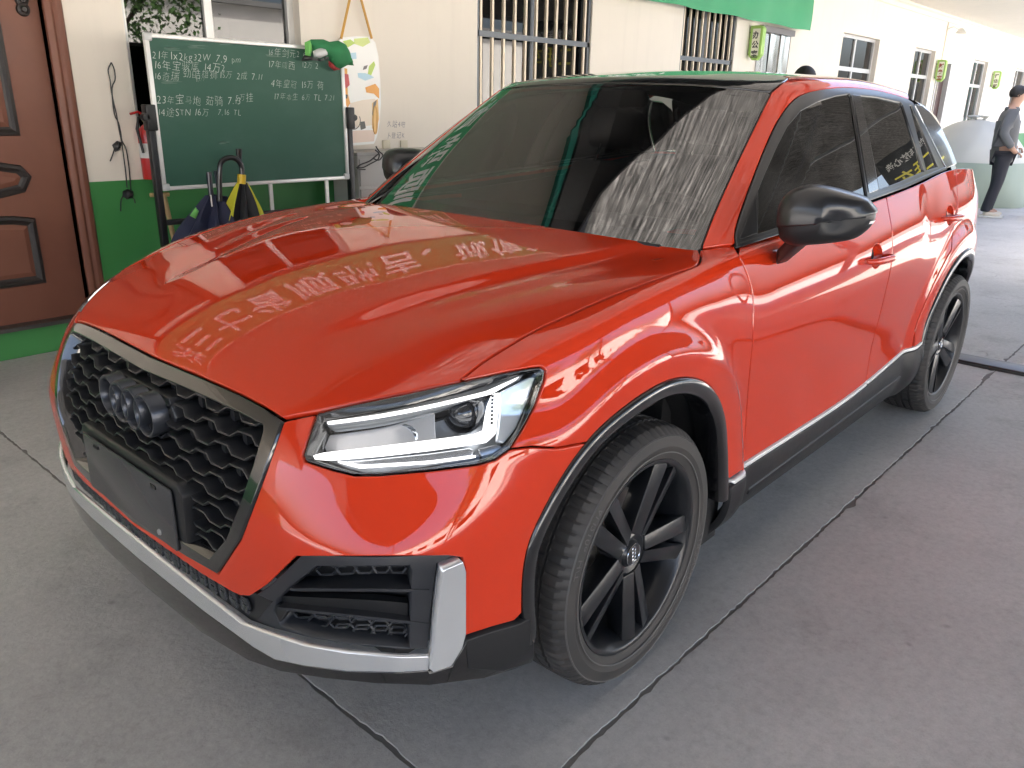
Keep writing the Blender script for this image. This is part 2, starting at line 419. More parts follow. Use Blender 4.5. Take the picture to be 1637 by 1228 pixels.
class Round:
    """unrolled about a vertical axis at x=x0, y=0"""
    def __init__(s, x0=-.25, R=.95): s.x0 = x0; s.R = R
    def to(s, Q): Q = np.asarray(Q); return np.stack([np.arctan2(Q[:, 1], Q[:, 0]-s.x0)*s.R, Q[:, 2]], 1)
    def lift(s, sh, uv):
        a = uv[0]/s.R; d = np.array([math.cos(a), math.sin(a), 0]); base = np.array([s.x0, 0, uv[1]]); h = sh.cast(base+d*3, -d)
        if h is not None: return h
        return sh.near(base+d*.95)
    def ax(s, p): a = math.atan2(p[1], p[0]-s.x0); return np.array([-math.sin(a), math.cos(a), 0]), np.array([0, 0, 1.0])
def panel(name, sh, outline, d, m, parent, holes=(), step=.018, edge=.010, gap=.0021, thick=.014, proud=0., mirror='no', sym=False, depth_fn=None):
    """outline: N x 3 closed loop on the template; d: direction the panel is viewed along; returns mesh object(s)"""
    D = d if hasattr(d, 'lift') else Planar(d); pr = D.to
    loops = []
    for k, L in enumerate([outline]+list(holes)):
        p = clean(pr(L), edge)
        if area2(p) < 0: p = p[::-1]
        if k: p = p[::-1]       # holes run clockwise: "inwards" is away from the hole
        loops.append(p)
    inner = [offset(p, gap+.0022) for p in loops]; mid_ = [offset(p, gap) for p in loops]
    a = inner[0]; lo = a.min(0); hi = a.max(0); hx = np.arange(lo[0], hi[0], step); hy = np.arange(lo[1], hi[1], step*.866)
    gx, gy = np.meshgrid(hx, hy); gx = gx+(np.arange(len(hy)) % 2)[:, None]*step*.5; Gp = np.stack([gx.ravel(), gy.ravel()], 1)
    ok = inpoly(Gp, a)
    for h in inner[1:]: ok &= ~inpoly(Gp, h)
    Gp = Gp[ok]
    for h in inner:
        if len(Gp): Gp = Gp[bdist(Gp, h) > step*.45]
    V2 = []; E_ = []
    for p in inner:
        n0 = len(V2); V2 += [tuple(q) for q in p]; E_ += [(n0+i, n0+(i+1) % len(p)) for i in range(len(p))]
    nb = len(V2); V2 += [tuple(q) for q in Gp]
    r = geometry.delaunay_2d_cdt([Vector(v) for v in V2], E_, [], 0, 1e-7)
    RV = np.array([tuple(v) for v in r[0]]); F = [f for f in r[2] if len(f) == 3]
    C_ = np.array([RV[list(f)].mean(0) for f in F]); ok = inpoly(C_, inner[0])
    for h in inner[1:]: ok &= ~inpoly(C_, h)
    F = [f for f, k in zip(F, ok) if k]
    F = [f if np.cross(RV[f[1]]-RV[f[0]], RV[f[2]]-RV[f[0]]) > 0 else (f[0], f[2], f[1]) for f in F]
    pos = []; nor = []
    for uv in RV:
        p, n = D.lift(sh, uv); pr_ = proud+(depth_fn(p) if depth_fn else 0); pos.append(p+n*pr_); nor.append(n)
    pos = np.array(pos); nor = np.array(nor); faces = [tuple(f) for f in F]; ln = [[nor[i] for i in f] for f in faces]
    verts = list(pos)
    # rolled edge and return flange
    kd = {}
    for i, v in enumerate(RV): kd.setdefault((round(v[0], 5), round(v[1], 5)), i)
    for p_in, p_mid in zip(inner, mid_):
        n = len(p_in); ia = []; ib = []; ic = []; oa = []; na = []
        for q_in, q_mid in zip(p_in, p_mid):
            i = kd.get((round(q_in[0], 5), round(q_in[1], 5)))
            if i is None: i = int(np.argmin(np.sum((RV-q_in)**2, 1)))
            pp, nn = pos[i], nor[i]; out = (q_mid-q_in)@np.stack(D.ax(pp)); out = out-nn*(out@nn); L = np.linalg.norm(out); out = out/(L+1e-9)
            ia.append(i); verts.append(pp+out*.0022-nn*.0014); ib.append(len(verts)-1); verts.append(pp+out*.0022-nn*thick); ic.append(len(verts)-1); oa.append(out); na.append(nn)
        for i in range(n):
            j = (i+1) % n; nb1, nb2 = oa[i]+na[i], oa[j]+na[j]
            faces.append((ia[j], ia[i], ib[i], ib[j])); ln.append([na[j], na[i], nb1/np.linalg.norm(nb1), nb2/np.linalg.norm(nb2)])
            faces.append((ib[j], ib[i], ic[i], ic[j])); ln.append([nb2/np.linalg.norm(nb2), nb1/np.linalg.norm(nb1), oa[i], oa[j]])
    keep = [k for k, f in enumerate(faces) if len(set(f)) == len(f)]; faces = [faces[k] for k in keep]; ln = [ln[k] for k in keep]
    seen = set(); keep = []
    for k, f in enumerate(faces):
        key = tuple(sorted(f))
        if key not in seen: seen.add(key); keep.append(k)
    faces = [faces[k] for k in keep]; ln = [ln[k] for k in keep]
    verts = np.array(verts)
    def make(V_, F_, N_, nm):
        me = mesh(nm, V_, F_, m, True); flat = [tuple(map(float, n)) for l in N_ for n in l]
        me.normals_split_custom_set(flat); return ob(nm, me, parent)
    mv = verts*np.array([1, -1, 1.0]); mf = [f[::-1] for f in faces]; mn = [[x*np.array([1, -1, 1.0]) for x in l[::-1]] for l in ln]
    if sym:
        n = len(verts); return make(np.concatenate([verts, mv]), faces+[tuple(i+n for i in f) for f in mf], ln+mn, name)
    o1 = make(verts, faces, ln, name)
    if mirror == 'yes': return o1, make(mv, mf, mn, name)
    return o1
# ------------------------------------------------------------------ car materials
def car_paint():
    m = P('red_paint', (.51, .033, .009), .5, 0., Coat_Weight=1.0, Coat_Roughness=.01, Coat_IOR=1.55, Specular_IOR_Level=.0)
    v = worldpos(m); f = noise(m, 900, 2, .5, v); c = mixc(m, f, (.49, .030, .008), (.54, .037, .010)); lk(m, c, bsdf(m).inputs['Base Color'])
    # thin film of dust on the clear coat
    d = noise(m, 7, 7, .7, v); r = nd(m, 'ShaderNodeMapRange'); r.inputs['From Min'].default_value = .35; r.inputs['From Max'].default_value = .75
    r.inputs['To Min'].default_value = .0; r.inputs['To Max'].default_value = .012; lk(m, d, r.inputs['Value']); lk(m, r.outputs[0], bsdf(m).inputs['Coat Roughness'])
    return m
RED = car_paint()
GLOSSB = P('gloss_black', (.006, .006, .007), .12, 0., Coat_Weight=1., Coat_Roughness=.02)
ROOFB = P('roof_black', (.006, .006, .007), .10, 0., Coat_Weight=1., Coat_Roughness=.015)
MATB = speckle('matt_black_plastic', (.013, .0135, .015), .42, .15, 400, .12, dist=.001, Specular_IOR_Level=.35)
DARKP = speckle('dark_grey_plastic', (.024, .026, .031), .42, .12, 500, .10, dist=.001, Specular_IOR_Level=.4)
WELL = speckle('wheel_well_black', (.012, .012, .013), .85, .3, 40, .2)
SILV = P('satin_silver', (.68, .70, .72), .24, .70, Coat_Weight=.6, Coat_Roughness=.06)
SILV2 = P('brushed_trim', (.86, .86, .85), .25, .35, Coat_Weight=.5)
CHROME = P('chrome', (.82, .84, .87), .06, 1.0)
def rubber():
    m = P('tyre_rubber', (.030, .029, .029), .62); v = coords(m, (1, 1, 1)); f = noise(m, 60, 6, .65, v); g = noise(m, 9, 4, .6, v)
    lk(m, ramp(m, g, [(.3, (.024, .024, .025)), (.7, (.046, .041, .038))]), bsdf(m).inputs['Base Color']); bump(m, f, .12, .001); rough_map(m, g, .5, .75); return m
TYRE = rubber()
RIMB = P('rim_black', (.011, .012, .0145), .34, .1, Coat_Weight=.3, Coat_Roughness=.15)
DISC = P('brake_disc', (.35, .33, .31), .35, 1.0)
CALI = P('caliper_grey', (.30, .30, .30), .45, .6)
WHITEP = P('lamp_white', (.86, .87, .88), .18, 0., Coat_Weight=.6)
BARREL = P('lamp_black', (.02, .02, .022), .15, 0., Coat_Weight=.6)
def glass(name, tint, ior=1.5, dust=None, refl=1.0):
    """thin tinted pane: transparent with fresnel reflection, optionally streaked with dust"""
    m = bpy.data.materials.new(name); m.use_nodes = True; nt = m.node_tree; nt.nodes.remove(bsdf(m)); out = [n for n in nt.nodes if n.type == 'OUTPUT_MATERIAL'][0]
    t = nd(m, 'ShaderNodeBsdfTransparent'); t.inputs[0].default_value = (*tint, 1); g = nd(m, 'ShaderNodeBsdfGlossy'); g.inputs['Roughness'].default_value = .01; g.inputs[0].default_value = (refl, refl, refl, 1)
    fr = nd(m, 'ShaderNodeFresnel'); fr.inputs['IOR'].default_value = ior; mx = nd(m, 'ShaderNodeMixShader')
    lk(m, fr.outputs[0], mx.inputs[0]); lk(m, t.outputs[0], mx.inputs[1]); lk(m, g.outputs[0], mx.inputs[2]); last = mx.outputs[0]
    if dust:
        sc, amt, rot = dust
        df = nd(m, 'ShaderNodeBsdfDiffuse'); df.inputs[0].default_value = (.55, .54, .52, 1); v = coords(m, sc, 'Object', rot)
        n1 = noise(m, 30, 8, .75, v); n2 = noise(m, 5, 3, .5, worldpos(m)); a = nd(m, 'ShaderNodeMath', operation='MULTIPLY'); lk(m, n1, a.inputs[0]); lk(m, n2, a.inputs[1])
        r = nd(m, 'ShaderNodeMapRange'); r.inputs['From Min'].default_value = .22; r.inputs['From Max'].default_value = .48; r.inputs['To Min'].default_value = 0; r.inputs['To Max'].default_value = amt
        lk(m, a.outputs[0], r.inputs['Value']); m2 = nd(m, 'ShaderNodeMixShader'); lk(m, r.outputs[0], m2.inputs[0]); lk(m, last, m2.inputs[1]); lk(m, df.outputs[0], m2.inputs[2]); last = m2.outputs[0]
    nt.links.new(last, out.inputs[0]); MATS[name] = m; return m
WSGLASS = glass('windscreen_glass', (.26, .28, .27), 2.25, ((.5, 30, 4), .06, (0, 0, 0)))
SIDEGL = glass('tinted_side_glass', (.03, .031, .033), 1.72, ((.8, 8, 30), .09, (0, 0, 0)))
LENS = glass('lamp_lens', (.96, .97, .98), 1.45)

CARROOT = thing('parked_car', 'orange red compact SUV with black roof, black wheels and black grille, parked on concrete', 'car')
# ------------------------------------------------------------------ traced outlines (photo pixels -> points on the car surface)
def half(pts):
    """keep the y>=0 run of a polyline that starts beyond the centre line, starting exactly on it"""
    for i in range(len(pts)-1):
        if pts[i][1] <= 0 < pts[i+1][1]:
            t = -pts[i][1]/(pts[i+1][1]-pts[i][1]); c = pts[i]+(pts[i+1]-pts[i])*t; c[1] = 0; return np.concatenate([[c], pts[i+1:]])
    p0 = pts[0].copy(); p0[1] = 0; return np.concatenate([[p0], pts])
M3 = np.array([1, -1, 1.0])
def both(h): return np.concatenate([h, (h*M3)[::-1]])     # half polyline starting and ending on/near centre -> closed loop
PX = dict(
 hood_front=[(150, 531), (217, 558.6), (270.5, 580.6), (324, 602.6), (385, 629.5), (422, 649), (451, 668.6)],
 hood_lamp=[(451, 668.6), (500, 658), (560, 644.5), (640, 628), (735, 608)],
 hood_side=[(735, 608), (767, 582), (805, 557.5), (854, 529), (911, 502.6), (975.5, 474), (1032, 453), (1085, 434.4), (1108, 427), (1117, 420), (1120, 409), (1117, 400)],
 lamp=[(506, 660), (560, 646.5), (640, 630), (733, 610), (803, 595), (849, 588), (866, 587), (872.6, 593), (870, 609.5), (855.5, 649), (836, 685), (816, 718), (793, 735), (766, 743), (684, 753), (605, 759.6), (565, 759.6), (529, 751), (487, 737), (484, 728), (494, 695)],
)
T = LOW.trace
hf = half(T(PX['hood_front'])); hl = T(PX['hood_lamp']); hs = T(PX['hood_side'], True)
e = hs[-1]; rear = np.array([[e[0]+(-.352-e[0])*(1-(1-t)**2), e[1]*(1-t), 1.0] for t in np.linspace(0, 1, 30)[1:]])
hood_loop = both(np.concatenate([hf, hl[1:], hs[1:], rear]))
hood = panel('hood', LOW, hood_loop, (.42, 0, 1), RED, CARROOT, step=.013)
# headlamp loop
lamp_loop = T(PX['lamp']+[PX['lamp'][0]])
# arches
rfun = pchip([-30, 0, 10, 32, 54, 77, 100, 121, 143, 168, 180, 210], [.428, .428, .435, .466, .470, .458, .456, .452, .438, .420, .415, .415])
rrear = pchip([-30, 0, 30, 60, 90, 120, 150, 180, 210], [.425, .428, .452, .462, .458, .455, .445, .425, .42])
def side_pt(x, z, pr=0):
    h = LOW.cast((x, 3, z), (0, -1, 0)); return h[0]+np.array([0, pr, 0]) if h is not None else np.array([x, .85, z])
def arch_pts(cx, fn, a0, a1, dr=0, n=60): return np.array([side_pt(cx+(float(fn(a))+dr)*math.cos(math.radians(a)), ZW+(float(fn(a))+dr)*math.sin(math.radians(a))) for a in np.linspace(a0, a1, n)])
# bumper
A_split = 56.0        # where the bumper/fender joint reaches the front arch
arch_b = arch_pts(0, rfun, A_split, 8, n=40)
joint = T([(816, 718), (850, 714.5), (890, 717)])
top1 = T([(453, 672), (480, 666), (506, 660)])
lamp_in = T([(506, 660), (494, 695), (484, 728), (487, 737), (529, 751), (565, 759.6), (605, 759.6), (684, 753), (766, 743), (793, 735), (816, 718)])
low_r = T([(828, 992), (785, 1004), (742, 1018)]); blade_e = T([(742, 1018), (742, 909), (737, 893), (717, 890), (585, 891), (473, 891), (422, 940), (400, 954), (385, 954), (373, 949)])
strip = half(T([(90, 745), (121, 773), (178, 817), (251, 868.6), (324, 920), (373, 949)])[:, :])[::-1]
ginner = half(T([(90, 735), (140, 788), (230, 845), (300, 890), (348, 917)])); gside = T([(348, 917), (384, 862), (415, 780), (453, 673)])
arch_b = arch_b[arch_b[:, 2] > low_r[0][2]+.006]
outer = np.concatenate([top1, lamp_in[1:], joint[1:], arch_b, low_r[1:], blade_e[1:], strip[1:]])
inner = np.concatenate([ginner, gside[1:-1]])
loop = np.concatenate([outer, (outer*M3)[::-1], (inner*M3)[::-1], inner])
bumper = panel('front_bumper', LOW, loop, Round(-.25, .95), RED, CARROOT, step=.016)
# fender (left traced, right mirrored)
arch_f = arch_pts(0, rfun, 171, A_split, n=70)
door_front = T([(1175, 392), (1186, 418), (1197, 446), (1204, 477), (1203.5, 543), (1197, 614), (1191, 700), (1188, 752)], True)
fend = np.concatenate([hs, T([(1117, 400), (1140, 396), (1175, 392)])[1:-1], door_front, arch_f, joint[::-1], T([(816, 718), (836, 685), (855.5, 649), (870, 609.5), (872.6, 593), (866, 587), (849, 588), (803, 595), (735, 608)])[1:-1]])
panel('front_fender', LOW, fend, (.32, .8, .5), RED, CARROOT, mirror='yes', step=.015)
# doors
SH = -1.585
def col(x, z0, z1, n=24): return np.array([side_pt(x(t) if callable(x) else x, z0+(z1-z0)*t) for t in np.linspace(0, 1, n)])
def zline(pts): f = pchip([p[0] for p in pts], [p[1] for p in pts]); return f
trim_tr = T([(1176, 764), (1290, 680), (1394, 605), (1482, 539)]); ztrim = zline([trim_tr[-1][[0, 2]], trim_tr[len(trim_tr)//2][[0, 2]], trim_tr[0][[0, 2]]])
ZBD = lambda x: float(zbf(x))-.006
def run(x0, x1, zf, n=40): return np.array([side_pt(x, zf(x)) for x in np.linspace(x0, x1, n)])
dfr = door_front[door_front[:, 2] > float(ztrim(door_front[-1][0]))+.004]
x_top = dfr[0][0]-.006; x_bot = dfr[-1][0]
fd = np.concatenate([dfr, run(x_bot-.01, SH, lambda x: float(ztrim(x))), col(SH, float(ztrim(SH))+.01, ZBD(SH)), run(SH+.01, x_top, ZBD)])
DOORS = {}
HANDLES = {'f': (-1.43, .897), 'r': (-2.33, .962)}
def cup(k): x, z = HANDLES[k]; return np.array([side_pt(x+.052*math.cos(a), z+.040*math.sin(a)) for a in np.linspace(0, 2*math.pi, 25)[:-1]])
o1, o2 = panel('front_door', LOW, fd, (.1, 1, .25), RED, CARROOT, holes=[cup('f')], mirror='yes', step=.013); DOORS['f'] = (o1, o2)
def rd_back(n=60):
    pts = []
    for a in np.linspace(18, 62, 22): pts.append(side_pt(-WB+.545*math.cos(math.radians(a)), ZW+.545*math.sin(math.radians(a))))
    p = pts[-1]; q_ = np.array([-2.47, 0, ZBD(-2.47)])
    for t in np.linspace(0, 1, 14)[1:]: pts.append(side_pt(p[0]+(q_[0]-p[0])*(1-(1-t)**1.7), p[2]+(q_[2]-p[2])*t))
    return np.array(pts)
rb = rd_back(); xb_ = rb[0][0]
rdl = np.concatenate([col(SH-.003, ZBD(SH), float(ztrim(SH)), 24), run(SH-.01, xb_+.01, lambda x: float(ztrim(x))), rb, run(-2.46, SH-.01, ZBD)])
o1, o2 = panel('rear_door', LOW, rdl, (.05, 1, .25), RED, CARROOT, holes=[cup('r')], mirror='yes', step=.013); DOORS['r'] = (o1, o2)
# rear quarter
arch_r = arch_pts(-WB, rrear, 13, 168, n=70)
tail = col(-3.08, .40, 1.04, 30)
qp = np.concatenate([rb[::-1], [side_pt(rb[0][0]-.002, float(ztrim(-2.09))), side_pt(arch_r[0][0]+.006, float(ztrim(-2.16)))], arch_r, tail, run(-3.07, -2.475, lambda x: float(zbf(x))-.004, 30)])
panel('rear_quarter_panel', LOW, qp, (-.25, 1, .3), RED, CARROOT, mirror='yes', step=.018)
# tail: lamp and bumper wrap, from the template itself
def grid_mesh(nm, G_, m, parent, flip=False, mirror=True):
    v, t, n = tri_grid(G_, flip); me = mesh(nm, v, t, m, True); o_ = [ob(nm, me, parent)]
    if mirror: o_.append(ob(nm, mesh(nm, v*M3, t[:, ::-1], m, True), parent))
    return o_
tg = LS[LS[:, 100, 0] < -3.083]
ZT = lambda a, b: slice(int(a*200), int(b*200))
grid_mesh('rear_bumper', tg[:, ZT(.10, .46)], RED, CARROOT); grid_mesh('tail_lamp', tg[:, ZT(.70, .92)], P('tail_red', (.25, .005, .005), .1, 0, Coat_Weight=1.), CARROOT)
grid_mesh('tailgate', tg[:, ZT(.46, .70)], RED, CARROOT); grid_mesh('tailgate_ledge', tg[:, ZT(.92, 1.0)], RED, CARROOT)
# silver sill strip and black skirt
def strip_panel(nm, zlo, zhi, x0, x1, m, proud):
    lp = np.concatenate([run(x0, x1, zlo), run(x1, x0, zhi)]); return panel(nm, LOW, lp, (0, 1, .1), m, CARROOT, mirror='yes', step=.02, gap=.0003, proud=proud, thick=.02)
strip_panel('sill_trim_strip', lambda x: float(ztrim(x))-.015, lambda x: float(ztrim(x))-.003, trim_tr[0][0]+.012, SH+.006, SILV2, .004)
strip_panel('sill_trim_strip', lambda x: float(ztrim(x))-.011, lambda x: float(ztrim(x))+.001, SH-.004, -2.17, SILV2, .006)
strip_panel('side_skirt', lambda x: .205, lambda x: float(ztrim(x))-.016, -.425, -2.17, MATB, .006)
strip_panel('skirt_rib', lambda x: .268+.02*(-x-.4), lambda x: .290+.02*(-x-.4), -.62, -2.0, MATB, .012)
# arch cladding
def cladding(cx, fn, a0, a1, nm='wheel_arch_cladding', top=GLOSSB):
    th = np.linspace(a0, a1, 90); rings = []
    for a in th:
        ca, sa = math.cos(math.radians(a)), math.sin(math.radians(a)); r = float(fn(a)); g = lambda rr: np.array([cx+rr*ca, 0, ZW+rr*sa])
        y0 = side_pt(*g(r+.002)[[0, 2]])[1]; prof = [(r+.001, -.012), (r+.001, .001), (r-.003, .006), (r-.012, .009), (r-.028, .008), (r-.037, .003), (r-.041, -.006), (r-.041, -.035), (r-.028, -.08)]
        rings.append([g(rr)+np.array([0, y0+dy, 0]) for rr, dy in prof])
    G_ = np.array(rings); o_ = []
    for mm in (1, 0):
        v, t, n = tri_grid(G_, True)
        if mm: o_.append(ob(nm, mesh(nm, v, t, top, True), CARROOT))
        else: o_.append(ob(nm, mesh(nm, v*M3, t[:, ::-1], top, True), CARROOT))
    return o_
CLAD = P('cladding_black', (.008, .008, .009), .22, 0., Coat_Weight=.8, Coat_Roughness=.05)
cladding(0, rfun, -3, 178, top=CLAD); cladding(-WB, rrear, 2, 176, top=CLAD)
# wheel wells
for cx in (0, -WB):
    for s in (1, -1):
        b = MB(); n = 28; prof = [(.425, .80), (.43, .62), (.43, .30), (.10, .29)]
        vs_ = []; 
        for i in range(n+1):
            a = math.radians(-14+208*i/n)
            for r, y in prof: vs_.append((cx+r*(1+.008*math.sin(a*9))*math.cos(a), s*y, ZW+r*math.sin(a)))
        b.add(vs_, [(i*4+j, i*4+j+1, (i+1)*4+j+1, (i+1)*4+j) for i in range(n) for j in range(3)])
        for k in range(3): b.tube([(cx+.424*math.cos(math.radians(a)), s*(.70-.10*k), ZW+.424*math.sin(math.radians(a))) for a in range(-10, 195, 10)], .010, 6)
        b.ob('wheel_arch_liner', WELL, CARROOT, smooth=True)
# mud flap behind the front wheel
for s in (1, -1): MB().prism([(-.47, .185), (-.385, .185), (-.405, .36), (-.43, .50), (-.47, .50)], (0, s*.55, 0), (1, 0, 0), (0, 0, 1), (0, s, 0), .285).ob('mud_flap', WELL, CARROOT, bevel=.006)
# black inner shell: closes panel gaps, floor, bulkhead
def core():
    V = []; F = []; 
    for g in (LF[:, ::4], LS[:, ::4]):
        v, t, n = tri_grid(g, False); v = v-n*.022; r1 = np.hypot(v[:, 0], v[:, 2]-ZW); r2 = np.hypot(v[:, 0]+WB, v[:, 2]-ZW)
        bad = ((r1 < .47) | (r2 < .48)) & (v[:, 1] > .3); bad |= (v[:, 0] > .45) & (v[:, 2] < .72) ; bad |= (np.abs(v[:, 1]) < .60) & (v[:, 0] > .60)
        bad |= (v[:, 0] > .28) & (v[:, 2] < .93) & (v[:, 2] > .66)
        keep = ~bad[t].any(1); n0 = len(V); V += [tuple(x) for x in v]; F += [tuple(int(i)+n0 for i in f) for f in t[keep]]
        n0 = len(V); V += [tuple(x*M3) for x in v]; F += [tuple(int(i)+n0 for i in f[::-1]) for f in t[keep]]
    me = mesh('inner_structure', V, F, P('inner_black', (.006, .006, .006), .8), True); ob('inner_structure', me, CARROOT)
    b = MB(); b.box(-3.2, .55, -.60, .60, .20, .26); b.box(.30, .34, -.62, .62, .22, .88); b.box(-.35, -.30, -.72, .72, .24, .95); b.box(-3.15, -3.05, -.70, .70, .25, 1.0)
    b.ob('underbody', WELL, CARROOT)
core()
# ------------------------------------------------------------------ greenhouse
TG = GREEN.trace
ws_side = TG([(1121, 397), (1141, 343), (1177, 263), (1207.7, 199), (1232.6, 148)], True)
ws_top = half(TG([(820, 133), (900, 131), (978, 132), (1097, 135.5), (1180, 141), (1232.6, 147)]))
ws_bot = np.array([[float(gwall(s_, np.array([.985]))[0][0]), float(gwall(s_, np.array([.985]))[1][0]), .985] for s_ in np.linspace(0, 4.7, 40)])
p0 = ws_side[0]; ws_bot = ws_bot[ws_bot[:, 1] < p0[1]-.01]
ws_loop = both(np.concatenate([ws_bot, ws_side, ws_top[::-1][1:]]))
WS_D = (.75, 0, .66)
windscreen = panel('windscreen', GREEN, ws_loop, WS_D, WSGLASS, CARROOT, step=.03, gap=.002, thick=.004, proud=-.002)
# black ceramic border printed on the glass: bottom band and edges, just behind the pane
def inset_loop(L, k):  # planar inset in the windscreen's own plane
    D_ = Planar(WS_D); p = clean(D_.to(L), .02); p = p if area2(p) > 0 else p[::-1]
    return p, D_
p_, D_ = inset_loop(ws_loop, 0)
# dark frit along the bottom
def band(nm, pts2a, pts2b, m, parent, proud):
    v = []; 
    for a, b in zip(pts2a, pts2b):
        for q_ in (a, b):
            h = GREEN.cast(np.array(q_)+np.array([0, 0, .0])+np.array(WS_D)*2, -np.array(WS_D)); P_ = h if h is not None else GREEN.near(q_); v.append(P_[0]+P_[1]*proud)
    n = len(pts2a); return ob(nm, mesh(nm, v, [(2*i, 2*i+1, 2*i+3, 2*i+2) for i in range(n-1)], m, True), parent)
FRIT = P('frit_black', (.004, .004, .005), .25)
bot_full = np.concatenate([(ws_bot*M3)[::-1][:-1], ws_bot]); up = np.array([[float(xw(1.062))-float(gdx(4.7*abs(k)))-.0, 0, 1.062] for k in np.linspace(-1, 1, len(bot_full))])
ub = bot_full.copy(); ub[:, 2] = 1.052; ub[:, 0] = bot_full[:, 0]-(1.052-.985)*1.42
band('windscreen_frit', bot_full, ub, FRIT, windscreen, -.006)
for sgn in (1, -1):
    sd_ = ws_side.copy(); sd2 = ws_side.copy(); sd2[:, 1] -= .028; sd2[:, 0] += .012
    if sgn < 0: sd_, sd2 = sd_*M3, sd2*M3
    band('windscreen_frit', sd_, sd2, FRIT, windscreen, -.006)
# roof
RAILY = .515
rt = np.array([[x, RAILY*(1-.02*max(0, (-x-2.3)/.5)), 1.5] for x in np.linspace(-1.12, -2.80, 40)])
def on_green(p, up=True): h = GREEN.cast((p[0], p[1], 3), (0, 0, -1)); return h[0] if h is not None else np.array(p)
rt = np.array([on_green(p) for p in rt])
rear_edge = np.array([on_green((-2.80-.06*(1-(y/RAILY)**2), y, 1.4)) for y in np.linspace(RAILY, 0, 16)])
corner = TG([(1232.6, 147), (1240, 142), (1250, 133), (1262, 125)])
roof_loop = both(np.concatenate([ws_top, corner[1:], rt[(rt[:, 0] < corner[-1][0]-.01)], rear_edge[1:]]))
panel('roof_panel', GREEN, roof_loop, (.15, 0, 1), ROOFB, CARROOT, step=.03, gap=.003, thick=.01)
# A-pillar and roof rail in one red pressing
dlo_out = [(1176, 391), (1177, 364), (1197, 304), (1222.7, 238), (1242.6, 195.5), (1265.5, 164), (1288, 150), (1319.6, 143), (1359.5, 141), (1402, 145.6), (1445, 157), (1459, 164.5)]
dlo_bot = [(1510.5, 271), (1478, 285), (1445, 300.5), (1388, 321), (1300, 354), (1245.5, 375), (1176, 397)]
dt = TG(dlo_out, True)
tail_r = np.array([on_green((x, .545-.02*(-x-2.2), 1.4)) for x in np.linspace(-2.35, -2.80, 10)])
rail = np.concatenate([ws_side[::1], corner[1:], rt[(rt[:, 0] < corner[-1][0]-.01)], tail_r[::-1], dt[::-1][6:]])
panel('roof_rail', GREEN, rail, (.25, .62, .72), RED, CARROOT, mirror='yes', step=.02)
# side window surround with three panes
pane1 = [(1212, 306), (1222, 281), (1240, 240), (1258, 204), (1280, 178), (1308, 163), (1337, 154), (1357, 151), (1360, 156), (1385, 313.5), (1300, 343.5), (1211, 374)]
sail = [(1181, 380), (1196, 342), (1208, 315), (1209.5, 374), (1183, 384)]
pane2 = [(1375, 153.5), (1402, 156), (1439, 164.5), (1442, 168.5), (1476, 274), (1440, 290), (1405, 303.5), (1390, 225)]
pane3 = [(1453, 169), (1457, 170), (1498, 267), (1480, 273)]
dlo_c = TG([(1459, 164.5), (1475, 198), (1492, 233), (1510.5, 271)]); db = TG(dlo_bot)
loopP = [TG(p+[p[0]]) for p in (pane1, pane2, pane3)]
SD = (.05, .93, .36)
fr = panel('side_window_surround', GREEN, np.concatenate([dt, dlo_c[1:], db[1:]]), SD, P('window_trim', (.018, .018, .019), .3, 0, Coat_Weight=.3, Coat_Roughness=.1), CARROOT, holes=loopP, mirror='yes', step=.02, proud=.003, gap=.0008)
for L in loopP:
    panel('side_window', GREEN, L, SD, SIDEGL, CARROOT, mirror='yes', step=.03, gap=-.002, thick=.003, proud=-.003)
bp = TG([(1361, 152), (1374, 153), (1389, 225), (1403, 304), (1387, 311), (1361, 152)])
panel('door_pillar_cover', GREEN, bp, SD, GLOSSB, CARROOT, mirror='yes', step=.02, gap=.001, proud=.005)
panel('mirror_sail', GREEN, TG(sail+[sail[0]]), SD, MATB, CARROOT, mirror='yes', step=.02, gap=.0005, proud=.005)
# lower belt trim bar
bl = TG([(1176, 391), (1245, 369), (1300, 348.5), (1388, 315.5), (1445, 295), (1509, 267.5)]); bl2 = TG([(1511, 272), (1445, 301), (1388, 321.5), (1300, 354.5), (1245.5, 375.5), (1176, 398)])
panel('belt_trim', GREEN, np.concatenate([bl, bl2]), SD, MATS['window_trim'], CARROOT, mirror='yes', step=.03, gap=.0003, proud=.008)
# blade on the rear pillar
BLADE = P('pillar_blade', (.20, .22, .25), .10, .75, Coat_Weight=1., Coat_Roughness=.02)
bl_ = TG([(1461, 166), (1473, 169), (1487, 181), (1502, 201), (1519, 236), (1529, 262), (1512, 270), (1493, 232), (1476, 197)])
panel('pillar_blade', GREEN, bl_, (-.1, .9, .35), BLADE, CARROOT, mirror='yes', step=.02, gap=.001, proud=.003)
gt = GG[:, ::6]; sel = gt[:, 10, 0] < -2.62; gsel = gt[sel][:, :26]
grid_mesh('rear_window_surround', gsel-0.0, GLOSSB, CARROOT)
for o_ in CARROOT.children:
    if o_.name.startswith('rear_window_surround'): o_.scale = (.992, .985, .992)
